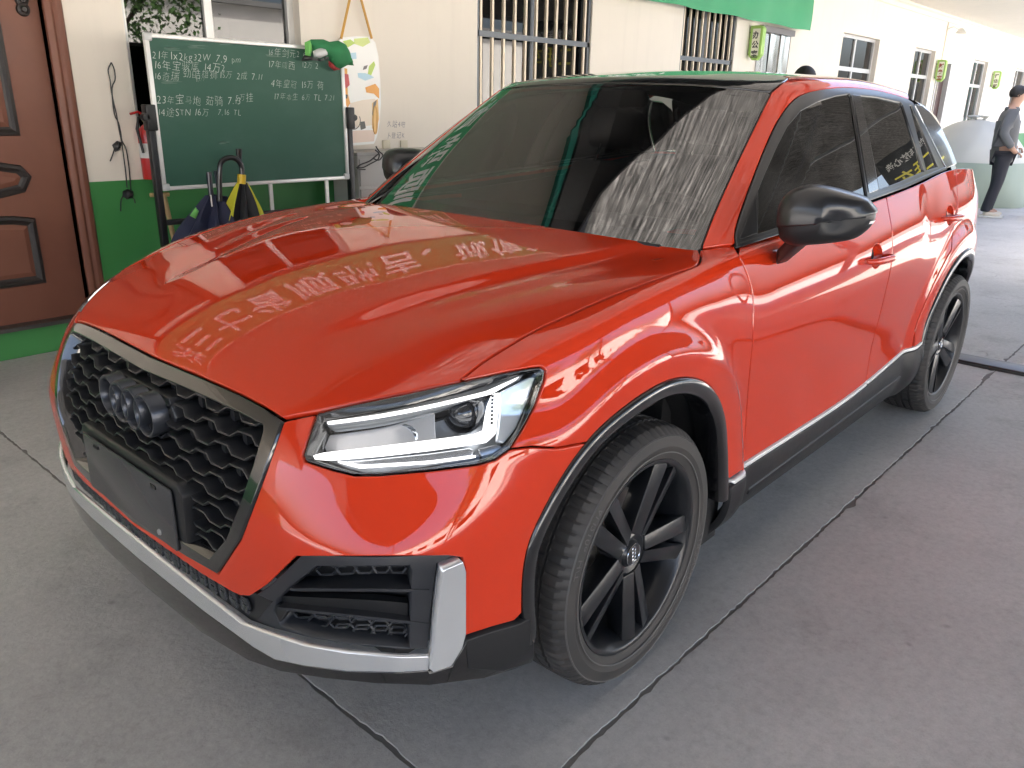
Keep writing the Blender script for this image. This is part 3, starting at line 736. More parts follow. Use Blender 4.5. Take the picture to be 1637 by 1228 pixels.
# ------------------------------------------------------------------ grille
def front_x(y, z):
    h = LOW.cast((3, y, z), (-1, 0, 0)); return float(h[0][0]) if h is not None else .8
GR = bpy.data.objects.new('radiator_grille', None); link(GR, CARROOT)
g_out = np.concatenate([half(T([(150, 533), (217, 561), (270.5, 583), (324, 605), (385, 632), (422, 651.5), (453, 673)])), T([(453, 673), (415, 780), (384, 862), (348, 917)])[1:], ginner[::-1][1:]])
g_in_px = [(135, 552), (217, 588), (280, 614), (340, 640), (390, 664), (421, 681), (421, 690), (405, 745), (383, 810), (362, 862), (335, 893)]
g_in_half = half(T(g_in_px)); zb_in = g_in_half[-1][2]
g_in = np.concatenate([g_in_half, [np.array([front_x(y, zb_in), y, zb_in]) for y in np.linspace(g_in_half[-1][1]-.02, 0, 10)]])
panel('grille_frame', LOW, both(g_out), (1, 0, .12), GLOSSB, GR, holes=[both(g_in)], step=.012, edge=.008, gap=.001, proud=.003, thick=.06)
gy = np.array([p[1] for p in g_in]); gzv = np.array([p[2] for p in g_in]); zt_, zb_ = gzv.max(), gzv.min()
def gw(z):   # half width of the opening at height z
    k = np.argsort(gzv[:len(g_in_half)]); return float(np.interp(z, gzv[:len(g_in_half)][k], gy[:len(g_in_half)][k]))
def g_top(y): k = np.argsort(gy[:len(g_in_half)-5]); return float(np.interp(abs(y), gy[:len(g_in_half)-5][k], gzv[:len(g_in_half)-5][k]))
print('GRILLE', zt_, zb_, gw(.7), gw(.5))
NSL = 10; per = .118
backing = MB(); 
ys_ = np.linspace(-.52, .52, 27); zs_ = np.linspace(zb_-.02, zt_+.02, 12)
backing.add([(front_x(y, z)-.095, y, z) for y in ys_ for z in zs_], [(i*12+j, (i+1)*12+j, (i+1)*12+j+1, i*12+j+1) for i in range(26) for j in range(11)])
backing.ob('grille_backing', P('grille_void', (.004, .004, .005), .7), GR)
GSL = speckle('grille_black', (.020, .021, .024), .33, .12, 300, .06, dist=.001)
def slat(z0, ph, amp=.0066):
    pts = []; y = -.56
    # flat - slope - flat - slope wave
    seg = [(0, 1), (.34, 1), (.5, -1), (.84, -1), (1.0, 1)]
    n = int(1.14/per)+2; ys = []
    for k in range(n):
        for t, s in seg[:-1]: ys.append((y+(k+t+ph)*per, s))
    for yy, s in ys:
        z = z0+amp*s; 
        if abs(yy) > gw(z)+.012: continue
        pts.append((yy, z))
    if len(pts) < 3: return
    w0 = gw(z0)+.010; pts = [(-w0, pts[0][1])]+[p for p in pts if abs(p[0]) < w0-.005]+[(w0, pts[-1][1])]
    v = []; f = []
    prof = [(-.003, .0034), (.002, .0022), (.0032, 0), (.002, -.0022), (-.003, -.0036), (-.045, -.0034), (-.045, .0026)]
    for yy, z in pts:
        x = front_x(yy, z)-.022
        for dx, dz in prof: v.append((x+dx, yy, z+dz))
    k = len(prof)
    for i in range(len(pts)-1):
        for j in range(k): f.append((i*k+j, i*k+(j+1) % k, (i+1)*k+(j+1) % k, (i+1)*k+j))
    MB().add(v, f).ob('grille_slat', GSL, GR, smooth=True)
    return pts
dz_ = (zt_-zb_)/NSL; fins = MB()
for i in range(NSL):
    z0 = zb_+dz_*(i+.45); slat(z0, .5*(i % 2))
    for k in range(10):
        for t in (.42, .92):
            yy = -.56+(k+t+.5*(i % 2))*per
            if abs(yy) < gw(z0+dz_*.5)-.015 and z0+dz_ < g_top(yy)-.004: x = front_x(yy, z0+dz_*.5); fins.box(x-.085, x-.050, yy-.008, yy+.008, z0+.003, z0+dz_-.003)
fins.ob('grille_fins', GSL, GR)['kind'] = 'stuff'
# four-ring emblem
EM = MB(); D_r = .050; sp = .061
for k in range(4):
    yc = (k-1.5)*sp; xx = front_x(yc, .712)+.006
    EM.lathe([(D_r, -.034), (D_r, -.004), (D_r-.003, .001), (D_r-.007, .001), (D_r-.011, -.004), (D_r-.012, -.03)], 48, 'x', c=(xx, yc, .716))
EM.ob('ring_emblem', P('emblem_grey', (.055, .060, .072), .30, .6), GR, smooth=True)
MB().prism([(-.155, 0), (-.135, .042), (.135, .042), (.155, 0), (.135, -.042), (-.135, -.042)], (front_x(0, .714)-.036, 0, .716), (0, 1, 0), (0, 0, 1), (-1, 0, 0), .04).ob('emblem_mount', GSL, GR, bevel=.004)
# number plate carrier with a blank plate
xq = front_x(0, .52)-.018
PC = MB().prism([(-.255, -.082), (.255, -.082), (.262, .07), (.245, .092), (-.245, .092), (-.262, .07)], (xq+.012, 0, .518), (0, 1, 0), (0, 0, 1), (-1, 0, 0), .075).ob('plate_carrier', MATB, GR, bevel=.008)
pl = MB().prism([(-.228, -.068), (-.222, -.074), (.222, -.074), (.228, -.068), (.228, .068), (.222, .074), (-.222, .074), (-.228, .068)], (xq+.021, 0, .518), (0, 1, 0), (0, 0, 1), (-1, 0, 0), .006).ob('blank_plate', speckle('plate_black', (.045, .045, .048), .24, .35, 60, .05), PC, bevel=.002)
for y in (-.15, .15): MB().box(xq+.021, xq+.0235, y-.012, y+.012, .572, .580).ob('plate_slot', P('slot_dark', (.004, .004, .004), .6), PC)
MB().lathe([(.0, .003), (.006, .003), (.0075, .0), (.0075, -.002)], 16, 'x', c=(xq+.022, .15, .464)).ob('plate_screw', CALI, PC)
# ------------------------------------------------------------------ lower front: intake mesh, fog recesses, silver strip, lip
cx_loop_top = half(T([(90, 748), (121, 776), (178, 820), (251, 871), (324, 922), (373, 951), (398, 957)]))
cx_bot = half(T([(100, 775), (128, 789), (180, 832), (260, 897), (330, 952), (390, 996), (428, 1010)]))
inl = panel('lower_intake', LOW, both(np.concatenate([cx_loop_top, T([(398, 957), (445, 985), (428, 1010)])[1:-1], cx_bot[::-1]])), Round(-.25, .95), MATB, CARROOT, step=.02, proud=-.016, gap=-.004)
xl = cx_loop_top[0][2]; zl = cx_bot[0][2]; hexes = MB()
print('INTAKE', xl, zl)
for i, yy in enumerate(np.arange(-.44, .45, .038)):
    for j in range(3):
        z = zl+.008+(xl-zl-.016)*(j+.5*(i % 2))/2.5
        if z > xl: continue
        x = front_x(yy, z)-.012; a = .016
        hexes.tube([(x, yy+a*math.cos(t), z+a*.75*math.sin(t)) for t in np.linspace(0, 2*math.pi, 7)], .0035, 5, False)
hexes.ob('intake_mesh', DARKP, inl)['kind'] = 'stuff'
# fog recess
fog_out_px = [(473, 892.5), (585, 892.5), (717, 891.5), (736, 893), (704, 907), (700, 935), (692, 1000), (688, 1044), (640, 1047), (556.5, 1039), (490, 1028), (430, 1012), (400, 998), (425, 968), (400, 956), (422, 941)]
fog_in_px = [(500, 912), (655, 911), (659, 920), (655, 1042), (560, 1036), (490, 1024), (440, 1006), (430, 985), (434, 965), (455, 945)]
fo = T(fog_out_px+[fog_out_px[0]]); fi = T(fog_in_px+[fog_in_px[0]])
RD = Round(-.25, .95)
f1, f2 = panel('fog_recess', LOW, fo, RD, DARKP, CARROOT, holes=[fi], mirror='yes', step=.014, gap=.0008, proud=-.002, thick=.05, depth_fn=lambda p: -.012)
b1, b2 = panel('recess_back', LOW, fi, RD, MATB, None, mirror='yes', step=.02, gap=-.006, proud=-.062); b1.parent = f1; b2.parent = f2
def px_rib(nm, pa, pb, m, par, proud=-.004, wid=.006, deep=.05, bow=0):
    A = T([pa, pb]); n = len(A); v = []; 
    for i, p in enumerate(A):
        _, nn = LOW.near(p); t = i/(n-1); p = p+nn*proud
        for q_ in ((0, wid/2), (0, -wid/2), (-deep, -wid/2), (-deep, wid/2)): v.append(p+nn*q_[0]+np.array([0, 0, q_[1]]))
    f = [(i*4+j, i*4+(j+1) % 4, (i+1)*4+(j+1) % 4, (i+1)*4+j) for i in range(n-1) for j in range(4)]
    o_ = MB().add(v, f).ob(nm, m, par[0]); v2 = [np.array(x)*M3 for x in v]; MB().add(v2, f).ob(nm, m, par[1])
px_rib('recess_fin', (457, 948), (690, 951), DARKP, (f1, f2), -.012); px_rib('recess_fin', (436, 978), (690, 1005), DARKP, (f1, f2), -.012)
px_rib('recess_fin', (434, 976), (655, 990), MATB, (f1, f2), -.03, .030, .02)
def hexrow(rows, par):
    o_ = [MB(), MB()]
    for (xa, xb_, yc, n, sl) in rows:
        for k in range(n):
            x = xa+(xb_-xa)*(k+.5)/n; w = (xb_-xa)/n*.54; h = 8.5
            pts = [(x+dx*w, yc+sl*(x-xa)+dy*h) for dx, dy in ((-1, 0), (-.55, -1), (.55, -1), (1, 0), (.55, 1), (-.55, 1), (-1, 0))]
            A = [LOW.pix(p) for p in pts]; A = [a_-LOW.near(a_)[1]*.050 for a_ in A]
            o_[0].tube(A, .0028, 5, False); o_[1].tube([a_*M3 for a_ in A], .0028, 5, False)
    for b_, p_2 in zip(o_, par): b_.ob('honeycomb_relief', DARKP, p_2)['kind'] = 'stuff'
hexrow([(500, 655, 919, 4, 0), (480, 655, 932, 5, 0), (440, 655, 1000, 6, .06), (465, 655, 1015, 5, .08), (510, 655, 1030, 4, .05)], (f1, f2))
# silver blade + strip
blade_px = [(704, 907), (737, 893), (742, 909), (742, 1009), (736, 1032), (719, 1060), (690, 1070), (683, 1064), (688, 1047), (692, 1000), (699, 940)]
bl3 = T(blade_px+[blade_px[0]])
panel('silver_blade', LOW, bl3, RD, SILV, CARROOT, mirror='yes', step=.012, gap=.0005, proud=.012, thick=.03)
st_top = half(T([(100, 776), (128, 787), (180, 830), (260, 895), (330, 950), (390, 996), (432.6, 1012), (490, 1030), (556.5, 1041), (640, 1048), (686, 1047)]))
st_bot = half(T([(95, 790), (115, 800), (170, 848), (250, 913), (330, 977), (409, 1034), (442, 1053), (490, 1063), (556.5, 1071), (640, 1073), (686, 1070)]))
panel('silver_skid_strip', LOW, both(np.concatenate([st_top, st_bot[::-1]])), RD, SILV, CARROOT, step=.014, gap=.0005, proud=.005, thick=.012)
lp_bot = half(T([(95, 806), (111, 822), (165, 878), (245, 945), (325, 1010), (400, 1055), (450, 1072), (520, 1083), (600, 1091), (685, 1094), (771, 1083), (838, 1063)]))
lp_top = T([(835, 1000), (800, 1006), (745, 1022), (738, 1036), (721, 1064), (688, 1074)])
panel('front_lip', LOW, both(np.concatenate([st_bot, lp_top[::-1], lp_bot[::-1]])), RD, GLOSSB, CARROOT, step=.016, gap=.0005, proud=.004, thick=.012)
panel('corner_lip', LOW, np.concatenate([T([(742, 1021), (785, 1007), (828, 995), (846, 985)]), T([(848, 1055), (800, 1070), (745, 1066)])]), RD, MATB, CARROOT, mirror='yes', step=.016, gap=.0005, proud=.007, thick=.05)
# ------------------------------------------------------------------ door handles (bowl + pull)
for k, (hx, hz) in HANDLES.items():
    c = side_pt(hx, hz)
    for s, dr in zip((1, -1), DOORS[k]):
        b = MB(); n = 20; vs_ = []
        for j in range(7):
            t = j/6; rr = math.cos(t*math.pi/2); dp = math.sin(t*math.pi/2)*.026
            for i in range(n):
                a = 2*math.pi*i/n; p = side_pt(hx+.0545*rr*math.cos(a), hz+.0425*rr*math.sin(a)); vs_.append((p[0], s*(p[1]-.002-dp), p[2]))
        b.add(vs_, [(j*n+i, j*n+(i+1) % n, (j+1)*n+(i+1) % n, (j+1)*n+i) for j in range(6) for i in range(n)]); b.ob('handle_bowl', RED, dr, smooth=True)
        pts = []; 
        for t in np.linspace(0, 1, 15):
            x = hx+.118-.236*t; p = side_pt(x, hz-.004-.008*t); o_ = .030*(1-abs(2*t-1)**6)+.002; pts.append((x, s*(p[1]+o_), p[2]))
        b = MB(); vs_ = []; m_ = 12
        for i, p in enumerate(pts):
            t = i/14; h = .0135*(1-.45*abs(2*t-1)**3); w = .010
            for j in range(m_): a = 2*math.pi*j/m_; vs_.append((p[0], p[1]+s*w*math.cos(a), p[2]+h*math.sin(a)))
        b.add(vs_, [(i*m_+j, i*m_+(j+1) % m_, (i+1)*m_+(j+1) % m_, (i+1)*m_+j) for i in range(14) for j in range(m_)]+[tuple(range(m_)), tuple(14*m_+j for j in range(m_))])
        b.ob('pull_handle', RED, dr, smooth=True)
# ------------------------------------------------------------------ headlamps
HL = [bpy.data.objects.new('headlamp', None) for _ in (0, 1)]
for h in HL: link(h, CARROOT)
HD = (.72, .62, .30)
DRL = P('daytime_light', (.9, .92, .95), .2, 0, Emission_Color=(1, .98, .95, 1), Emission_Strength=.28)
def lpan(nm, px, m, depth, thick=.012, step=.02, gap=.0003, hole=None, smooth=False):
    L = T(px+[px[0]], smooth); a, b = panel(nm, LOW, L, HD, m, None, holes=[T(hole+[hole[0]])] if hole else (), mirror='yes', step=step, edge=.008, gap=gap, proud=depth, thick=thick); a.parent = HL[0]; b.parent = HL[1]
LP = PX['lamp']; cxl, cyl_ = 685, 672
def shrink(px, d):
    q_ = np.array(px, float); q_ = q_ if area2(q_) > 0 else q_[::-1]; return [tuple(p) for p in offset(q_, d)]
LPi = shrink(LP, 5)
LCH = P('lamp_chrome', (.78, .80, .84), .20, .65, Coat_Weight=.5)
lpan('lamp_housing', LP, P('lamp_bowl', (.34, .36, .39), .3, .5), -.085, gap=-.004)
lpan('lamp_border', LP, GLOSSB, -.003, thick=.085, gap=.001, hole=LPi, step=.03)
lpan('lamp_lens', LP, LENS, .0, thick=.004, gap=.0012)
lpan('lamp_brow', [(512, 664), (640, 637), (733, 617), (803, 602), (846, 595), (838, 606), (797, 627), (700, 647), (600, 664), (516, 676)], P('brow_grey', (.20, .21, .22), .25, .4), -.022, thick=.03)
lpan('reflector', [(505, 680), (600, 668), (697, 651), (703, 700), (600, 712), (500, 722), (495, 705)], LCH, -.055, thick=.01)
lpan('reflector', [(500, 722), (600, 712), (703, 700), (770, 690), (772, 700), (640, 716), (515, 727)], LCH, -.038, thick=.01)
lpan('light_guide', [(516, 667), (600, 655), (700, 638), (780, 623), (826, 604), (836, 600), (830, 606), (790, 629), (700, 644), (600, 660.5), (516, 672)], DRL, -.016, thick=.012)
lpan('light_guide', [(493, 727), (512, 722), (600, 711), (690, 700), (760, 691), (778, 684), (786, 650), (794, 630), (803, 626), (801, 655), (797, 690), (784, 703), (690, 716), (600, 727), (518, 735), (497, 734)], DRL, -.012, thick=.018)
lpan('light_guide', [(806, 627), (855, 604), (865, 602), (851, 645), (833, 680), (812, 706), (800, 702), (806, 665)], P('guide_clear', (.75, .80, .86), .10, .35, Coat_Weight=1.), -.020, thick=.012)
lpan('lower_reflector', [(540, 738), (690, 722), (755, 713), (765, 718), (760, 729), (690, 738), (570, 744)], P('reflector_grey', (.55, .57, .60), .15, .8), -.024, thick=.012)
lpan('lower_light_guide', [(535, 735), (572, 744), (690, 736), (765, 727), (765, 732), (690, 742), (570, 749), (533, 739)], DRL, -.014, thick=.012)
lpan('indicator_block', [(770, 716), (800, 708), (812, 712), (796, 726), (775, 731)], P('reflector_grey2', (.30, .31, .33), .2, .7), -.022, thick=.012)
for i in range(8):
    c = LOW.pix((788.5+.2*i, 675-6*i)); _, n_ = LOW.near(c); c = c-n_*.009
    for s, par in zip((1, -1), HL): MB().box(-.0022, .0022, -.0016, .0016, -.0022, .0022).ob('guide_tooth', BARREL, par, loc=tuple(c*np.array([1, s, 1])))
def barrel(px, R, m, depth):
    c = LOW.pix(px); _, n = LOW.near(c); ax = np.array([.94, .25, .0]); ax /= np.linalg.norm(ax)
    for s, par in zip((1, -1), HL):
        b = MB().lathe([(R*1.16, -.05), (R*1.16, .0), (R*1.08, .004), (R, .0), (R*.96, -.012), (R*.7, .006), (R*.4, .016), (0.0005, .019)], 32, 'x'); o_ = b.ob('projector', m, par, smooth=True)
        p = (c-n*depth)*np.array([1, s, 1]); o_.location = Vector(p); o_.rotation_euler = (0, 0, s*.26)
barrel((745, 660), .036, P('projector_glass', (.03, .033, .04), .04, .2, Coat_Weight=1.), .052); barrel((640, 690), .030, P('projector_chrome', (.5, .53, .57), .05, .9), .075)
MB_ = [(716, 652), (722, 700), (782, 692), (786, 650)]
# ------------------------------------------------------------------ wheels
def text_mesh(s, size=1.0, ax='CENTER', extr=0., bold=0.):
    cu_ = bpy.data.curves.new('txt', 'FONT'); cu_.body = s; cu_.size = size; cu_.align_x = ax; cu_.align_y = 'CENTER'; cu_.extrude = extr; cu_.offset = bold; cu_.resolution_u = 3
    o_ = bpy.data.objects.new('txt', cu_); COL.objects.link(o_); bpy.context.view_layer.update(); dg = bpy.context.evaluated_depsgraph_get()
    me = bpy.data.meshes.new_from_object(o_.evaluated_get(dg)); v = np.array([tuple(x.co) for x in me.vertices]) if len(me.vertices) else np.zeros((0, 3)); f = [tuple(p.vertices) for p in me.polygons]
    bpy.data.objects.remove(o_); bpy.data.curves.remove(cu_); bpy.data.meshes.remove(me); return v, f
def wheel_meshes():
    R = RT; W2 = .108; me = {}
    # tyre: tread with circumferential grooves and lateral sipes, rounded shoulder, sidewall
    prof = [(.243, -.088), (.252, -.098), (.285, -W2-.002), (.310, -W2+.001), (.324, -.094), (.3305, -.084), (R-.0025, -.070), (R-.001, -.052), (R-.001, -.0515), (R-.008, -.051), (R-.008, -.043), (R-.0005, -.0425), (R, -.020), (R, -.0195), (R-.008, -.019), (R-.008, -.011), (R, -.0105)]
    prof = prof+[(r, -y) for r, y in prof[::-1]]
    # sidewall rib
    n = 320; v = []; k = len(prof)
    for i in range(n):
        a = 2*math.pi*i/n
        for j, (r, y) in enumerate(prof):
            rr = r
            if (4 <= j <= 7 or k-8 <= j <= k-5): rr = r-(.0045 if i % 4 == 0 else 0)
            elif (11 <= j <= 13 or k-14 <= j <= k-12) and i % 4 == 2: rr = r-.004
            sh = .006*math.sin(y*60)
            v.append((rr*math.cos(a+sh), y, rr*math.sin(a+sh)))
    f = [(i*k+j, ((i+1) % n)*k+j, ((i+1) % n)*k+j+1, i*k+j+1) for i in range(n) for j in range(k-1)]
    b = MB().add(v, f); me['tyre'] = b.mesh('tyre', TYRE, smooth=True); me['tyre'].set_sharp_from_angle(angle=math.radians(18))
    b = MB()
    for txt, a0, r_ in (('AU210e  H/T', 128, .292), ('215/55 R17', -60, .292)):
        tv, tf = text_mesh(txt, .030)
        if len(tv): b.add([((r_+p[1])*math.cos(math.radians(a0)-p[0]/r_), W2+.0016-.12*max(0, (r_+p[1])-.303), (r_+p[1])*math.sin(math.radians(a0)-p[0]/r_)) for p in tv], tf)
    b.lathe([(.268, .1075), (.270, .1092), (.272, .1085)], 96, 'y'); b.lathe([(.309, .1070), (.311, .1084), (.313, .105)], 96, 'y')
    me['tyre_lettering'] = b.mesh('tyre_lettering', P('rubber_raised', (.085, .083, .081), .55), smooth=True, fix=False)
    # rim barrel with lips
    b = MB().lathe([(.232, -.095), (.226, -.08), (.215, -.02), (.218, .04), (.226, .072), (.234, .084), (.238, .094), (.244, .0985), (.2500, .0985), (.2515, .094), (.247, .086)], 96, 'y')
    me['rim'] = b.mesh('rim', RIMB, smooth=True)
    # twin spokes: flat blades with a diagonal ridge
    def blade(sg):
        # coordinates: radial r, tangential t, axial y
        hub, rim_ = .050, .236; w0, w1 = .026, .046; off0, off1 = .011, .018
        A = (hub, sg*(off0-.010)); B = (hub, sg*(off0+w0)); C_ = (rim_, sg*(off1+w1)); D_ = (rim_, sg*off1)
        yh, yr = .080, .0945
        top = [(A[0], yh, A[1]), (B[0], yh-.008, B[1]), (C_[0], yr-.010, C_[1]), (D_[0], yr, D_[1])]
        bot = [(A[0], .030, A[1]), (B[0], .020, B[1]), (C_[0], .035, C_[1]-sg*.012), (D_[0], .045, D_[1]+sg*.012)]
        b = MB().add(top+bot, [(0, 1, 3), (1, 2, 3), (4, 7, 5), (5, 7, 6), (0, 4, 5, 1), (1, 5, 6, 2), (2, 6, 7, 3), (3, 7, 4, 0)])
        return b.mesh('spoke', RIMB, bevel=.0022, seg=2)
    me['spokeA'] = blade(1); me['spokeB'] = blade(-1)
    b = MB().lathe([(.0, .074), (.030, .074), (.033, .070), (.036, .066), (.050, .072), (.062, .066), (.068, .050), (.066, .02)], 48, 'y'); me['hub'] = b.mesh('hub', RIMB, smooth=True)
    b = MB()
    for k_ in range(5): a = 2*math.pi*(k_+.5)/5+.3; b.lathe([(.0, .0), (.006, .0), (.0085, -.004), (.0085, -.02)], 6, 'y', c=(.053*math.cos(a), .066, .053*math.sin(a)))
    me['wheel_bolts'] = b.mesh('wheel_bolts', P('bolt_black', (.01, .01, .01), .4, .5))
    b = MB().lathe([(.0, .0785), (.024, .0785), (.029, .0765), (.030, .072)], 40, 'y'); me['hub_cap'] = b.mesh('hub_cap', P('cap_black', (.015, .015, .017), .25, 0, Coat_Weight=.7), smooth=True)
    b = MB(); b.lathe([(.0275, .0772), (.0283, .0784), (.0292, .0770)], 40, 'y')
    for k_ in range(4): b.lathe([(.0063, .0785), (.0070, .0795), (.0080, .0785)], 24, 'y', c=((k_-1.5)*.0105, 0, 0))
    me['cap_emblem'] = b.mesh('cap_emblem', CHROME, smooth=True)
    b = MB().lathe([(.07, -.004), (.150, -.004), (.150, -.028), (.07, -.028)], 48, 'y', closed=True); b.lathe([(.02, .02), (.075, .015), (.08, -.01)], 32, 'y'); me['brake_disc'] = b.mesh('brake_disc', DISC, smooth=True)
    a = [math.radians(t) for t in np.linspace(150, 215, 10)]; pr = [(.098*math.cos(t), .098*math.sin(t)) for t in a]+[(.172*math.cos(t), .172*math.sin(t)) for t in a[::-1]]
    b = MB().prism(pr, (0, .018, 0), (1, 0, 0), (0, 0, 1), (0, -1, 0), .07); me['brake_caliper'] = b.mesh('brake_caliper', CALI, bevel=.008)
    b = MB().lathe([(.0, -.03), (.215, -.03)], 40, 'y'); me['dust_shield'] = b.mesh('dust_shield', WELL)
    return me
WM = wheel_meshes()
def wheel(x, s, steer=0, spin=0, part='wheel'):
    w = bpy.data.objects.new(part, None); link(w, CARROOT); w.location = (x, s*.773, ZW); w.rotation_euler = (0, 0, (0 if s > 0 else math.pi)+steer)
    for nm in ('tyre', 'rim', 'hub', 'wheel_bolts', 'hub_cap', 'cap_emblem', 'tyre_lettering'):
        o_ = ob(nm, WM[nm], w); o_.rotation_euler = (0, spin, 0)
        if nm == 'wheel_bolts': o_['kind'] = 'stuff'
    for k in range(5):
        for t in ('spokeA', 'spokeB'): o_ = ob('spoke', WM[t], w); o_.rotation_euler = (0, spin-2*math.pi*k/5, 0)
    for nm in ('brake_disc', 'brake_caliper', 'dust_shield'):
        o_ = ob(nm, WM[nm], w)
        if nm == 'brake_caliper': o_.rotation_euler = (0, 0 if x > -1 else math.pi*.8, 0)
wheel(0, 1, .0155, math.radians(97)); wheel(0, -1, .0155, .3); wheel(-WB, 1, 0, math.radians(-62)); wheel(-WB, -1, 0, .9)
# ------------------------------------------------------------------ door mirrors
def mirrors():
    C_ = np.array([-.585, .940, 1.11]); f = C_-CAM; f[2] = 0; f /= np.linalg.norm(f)
    S_px = [(1244, 352), (1249, 328), (1260, 311), (1276, 302), (1294, 298.5), (1320, 301), (1350, 309), (1380, 319), (1390, 329), (1399, 342), (1396, 356), (1386, 369), (1368, 381), (1340, 386.5), (1300, 390), (1270, 391), (1251, 383), (1245, 368)]
    S_px = catmull(S_px, 4, True)
    def onpl(px): d = np.array(pray(px)); t = ((C_-CAM)@f)/(d@f); return CAM+d*t
    S = np.array([onpl(p) for p in S_px]); cen = onpl((1318, 350)); n = len(S)
    ax = np.array([.96, .26, .0]); ax /= np.linalg.norm(ax)
    lay = [(-.085, .86), (-.080, .93), (-.045, .985), (0, 1.0), (.022, .985), (.042, .93), (.056, .82), (.066, .64), (.072, .40), (.074, .15)]
    # sheared along the view so that the outer tip sweeps back
    V = []
    for o_, sc in lay:
        for p in S: q_ = cen+(p-cen)*np.array([sc, sc, sc**.9]); out = (p-cen)@np.array([-.36, .93, 0]); V.append(q_+ax*(o_-.20*max(0, out)*1.0))
    V.append(cen+ax*.0745); V = np.array(V); F = []
    for i in range(len(lay)-1):
        for j in range(n): F.append((i*n+j, (i+1)*n+j, (i+1)*n+(j+1) % n, i*n+(j+1) % n))
    L = len(lay)-1; F += [(L*n+j, len(V)-1, L*n+(j+1) % n) for j in range(n)]; F.append(tuple(range(n)))
    split_a, split_b = onpl((1266, 357)), onpl((1399, 343))
    def side_of(p): t = ((p-split_a)@(split_b-split_a))/((split_b-split_a)@(split_b-split_a)); return p[2]-(split_a[2]+(split_b[2]-split_a[2])*t)
    capf = [f_ for f_ in F if np.mean([side_of(V[i]) for i in f_]) > 0 and len(f_) < 6]; lowf = [f_ for f_ in F if f_ not in capf]
    for s in (1, -1):
        e = bpy.data.objects.new('door_mirror', None); link(e, CARROOT); e.location = (0 if s > 0 else -.21, .02 if s < 0 else 0, 0)
        VV = V*np.array([1, s, 1]); fl = (lambda q_: q_[::-1]) if s > 0 else (lambda q_: q_)
        for nm, fs, m, gr in (('mirror_cap', capf, P('mirror_black', (.012, .013, .016), .30, 0, Coat_Weight=.35, Coat_Roughness=.12), 1.012), ('mirror_shell', lowf, MATB, 1.0)):
            me = bpy.data.meshes.new(nm); vv = VV if gr == 1 else (VV-VV.mean(0))*gr+VV.mean(0)
            used = sorted({i for f_ in fs for i in f_}); mp = {i: k for k, i in enumerate(used)}
            bm_ = MB().add([vv[i] for i in used], [tuple(mp[i] for i in fl(f_)) for f_ in fs]); me = bm_.mesh(nm, m, smooth=True, fix=False); me.set_sharp_from_angle(angle=math.radians(50)); o_ = ob(nm, me, e)
            if nm == 'mirror_cap': sm = o_.modifiers.new('thickness', 'SOLIDIFY'); sm.thickness = .003; sm.offset = -1
        # stalk
        p1 = np.array(at((1254, 414), 1, .846)); p1[1] = .835; p2 = cen+np.array([0.012, -.055, -.062]); ex = np.array([.05, 0, 0]); ey = np.array([0, .0, .028])
        q1 = [p1+ex*.75+ey, p1-ex*.95+ey, p1-ex*.95-ey*.6, p1+ex*.55-ey*.6]; q2 = [p2+ex*.9+np.array([0, -.012, .012]), p2-ex*.8+np.array([0, -.012, .012]), p2-ex*.8+np.array([0, .02, -.004]), p2+ex*.9+np.array([0, .02, -.004])]
        MB().add([x*np.array([1, s, 1]) for x in q1+q2], [(0, 1, 2, 3), (7, 6, 5, 4), (0, 4, 5, 1), (1, 5, 6, 2), (2, 6, 7, 3), (3, 7, 4, 0)]).ob('mirror_arm', MATB, e, bevel=.008)
        ind = [onpl(p) for p in ((1378, 355), (1396, 346.5), (1393, 351.5), (1376, 360))]
        MB().prism([(0, 0), (.034, .010), (.030, .002), (-.002, -.008)], tuple((onpl((1376, 356))+ax*.012)*np.array([1, s, 1])), tuple(np.array([-.36, .93*s, 0])), (0, 0, 1), tuple(ax*np.array([1, s, 1])), .006).ob('mirror_indicator', P('indicator_clear', (.6, .6, .6), .1, .3), e)
mirrors()
# ------------------------------------------------------------------ cabin
TRIM = speckle('cabin_trim', (.020, .020, .021), .6, .2, 200, .1); SEAT = speckle('seat_fabric', (.030, .029, .030), .85, .25, 120, .2)
CAB = bpy.data.objects.new('cabin', None); link(CAB, CARROOT)
b = MB().prism([(-.30, .985), (-.42, 1.00), (-.58, 1.005), (-.72, .985), (-.78, .93), (-.74, .80), (-.60, .62), (-.34, .60)], (0, -.70, 0), (1, 0, 0), (0, 0, 1), (0, 1, 0), 1.40); b.ob('dashboard', TRIM, CAB, bevel=.02)
MB().prism([(-.62, .99), (-.66, 1.05), (-.76, 1.04), (-.80, .96)], (0, .22, 0), (1, 0, 0), (0, 0, 1), (0, 1, 0), .34).ob('instrument_hood', TRIM, CAB, bevel=.02)
b = MB(); ring = [(-.90+.185*math.cos(t)*math.sin(.42), .38+.185*math.sin(t), .93+.185*math.cos(t)*math.cos(.42)) for t in np.linspace(0, 2*math.pi, 40)]; b.tube(ring, .016, 10, False)
for t in (1.57, 3.14, 4.71): b.tube([(-.88, .38, .93), (-.90+.18*math.cos(t)*math.sin(.42), .38+.18*math.sin(t), .93+.18*math.cos(t)*math.cos(.42))], .016, 8)
b.lathe([(0, .03), (.05, .02), (.06, -.02)], 24, 'x', c=(-.90, .38, .93)); b.ob('steering_wheel', TRIM, CAB, smooth=True)
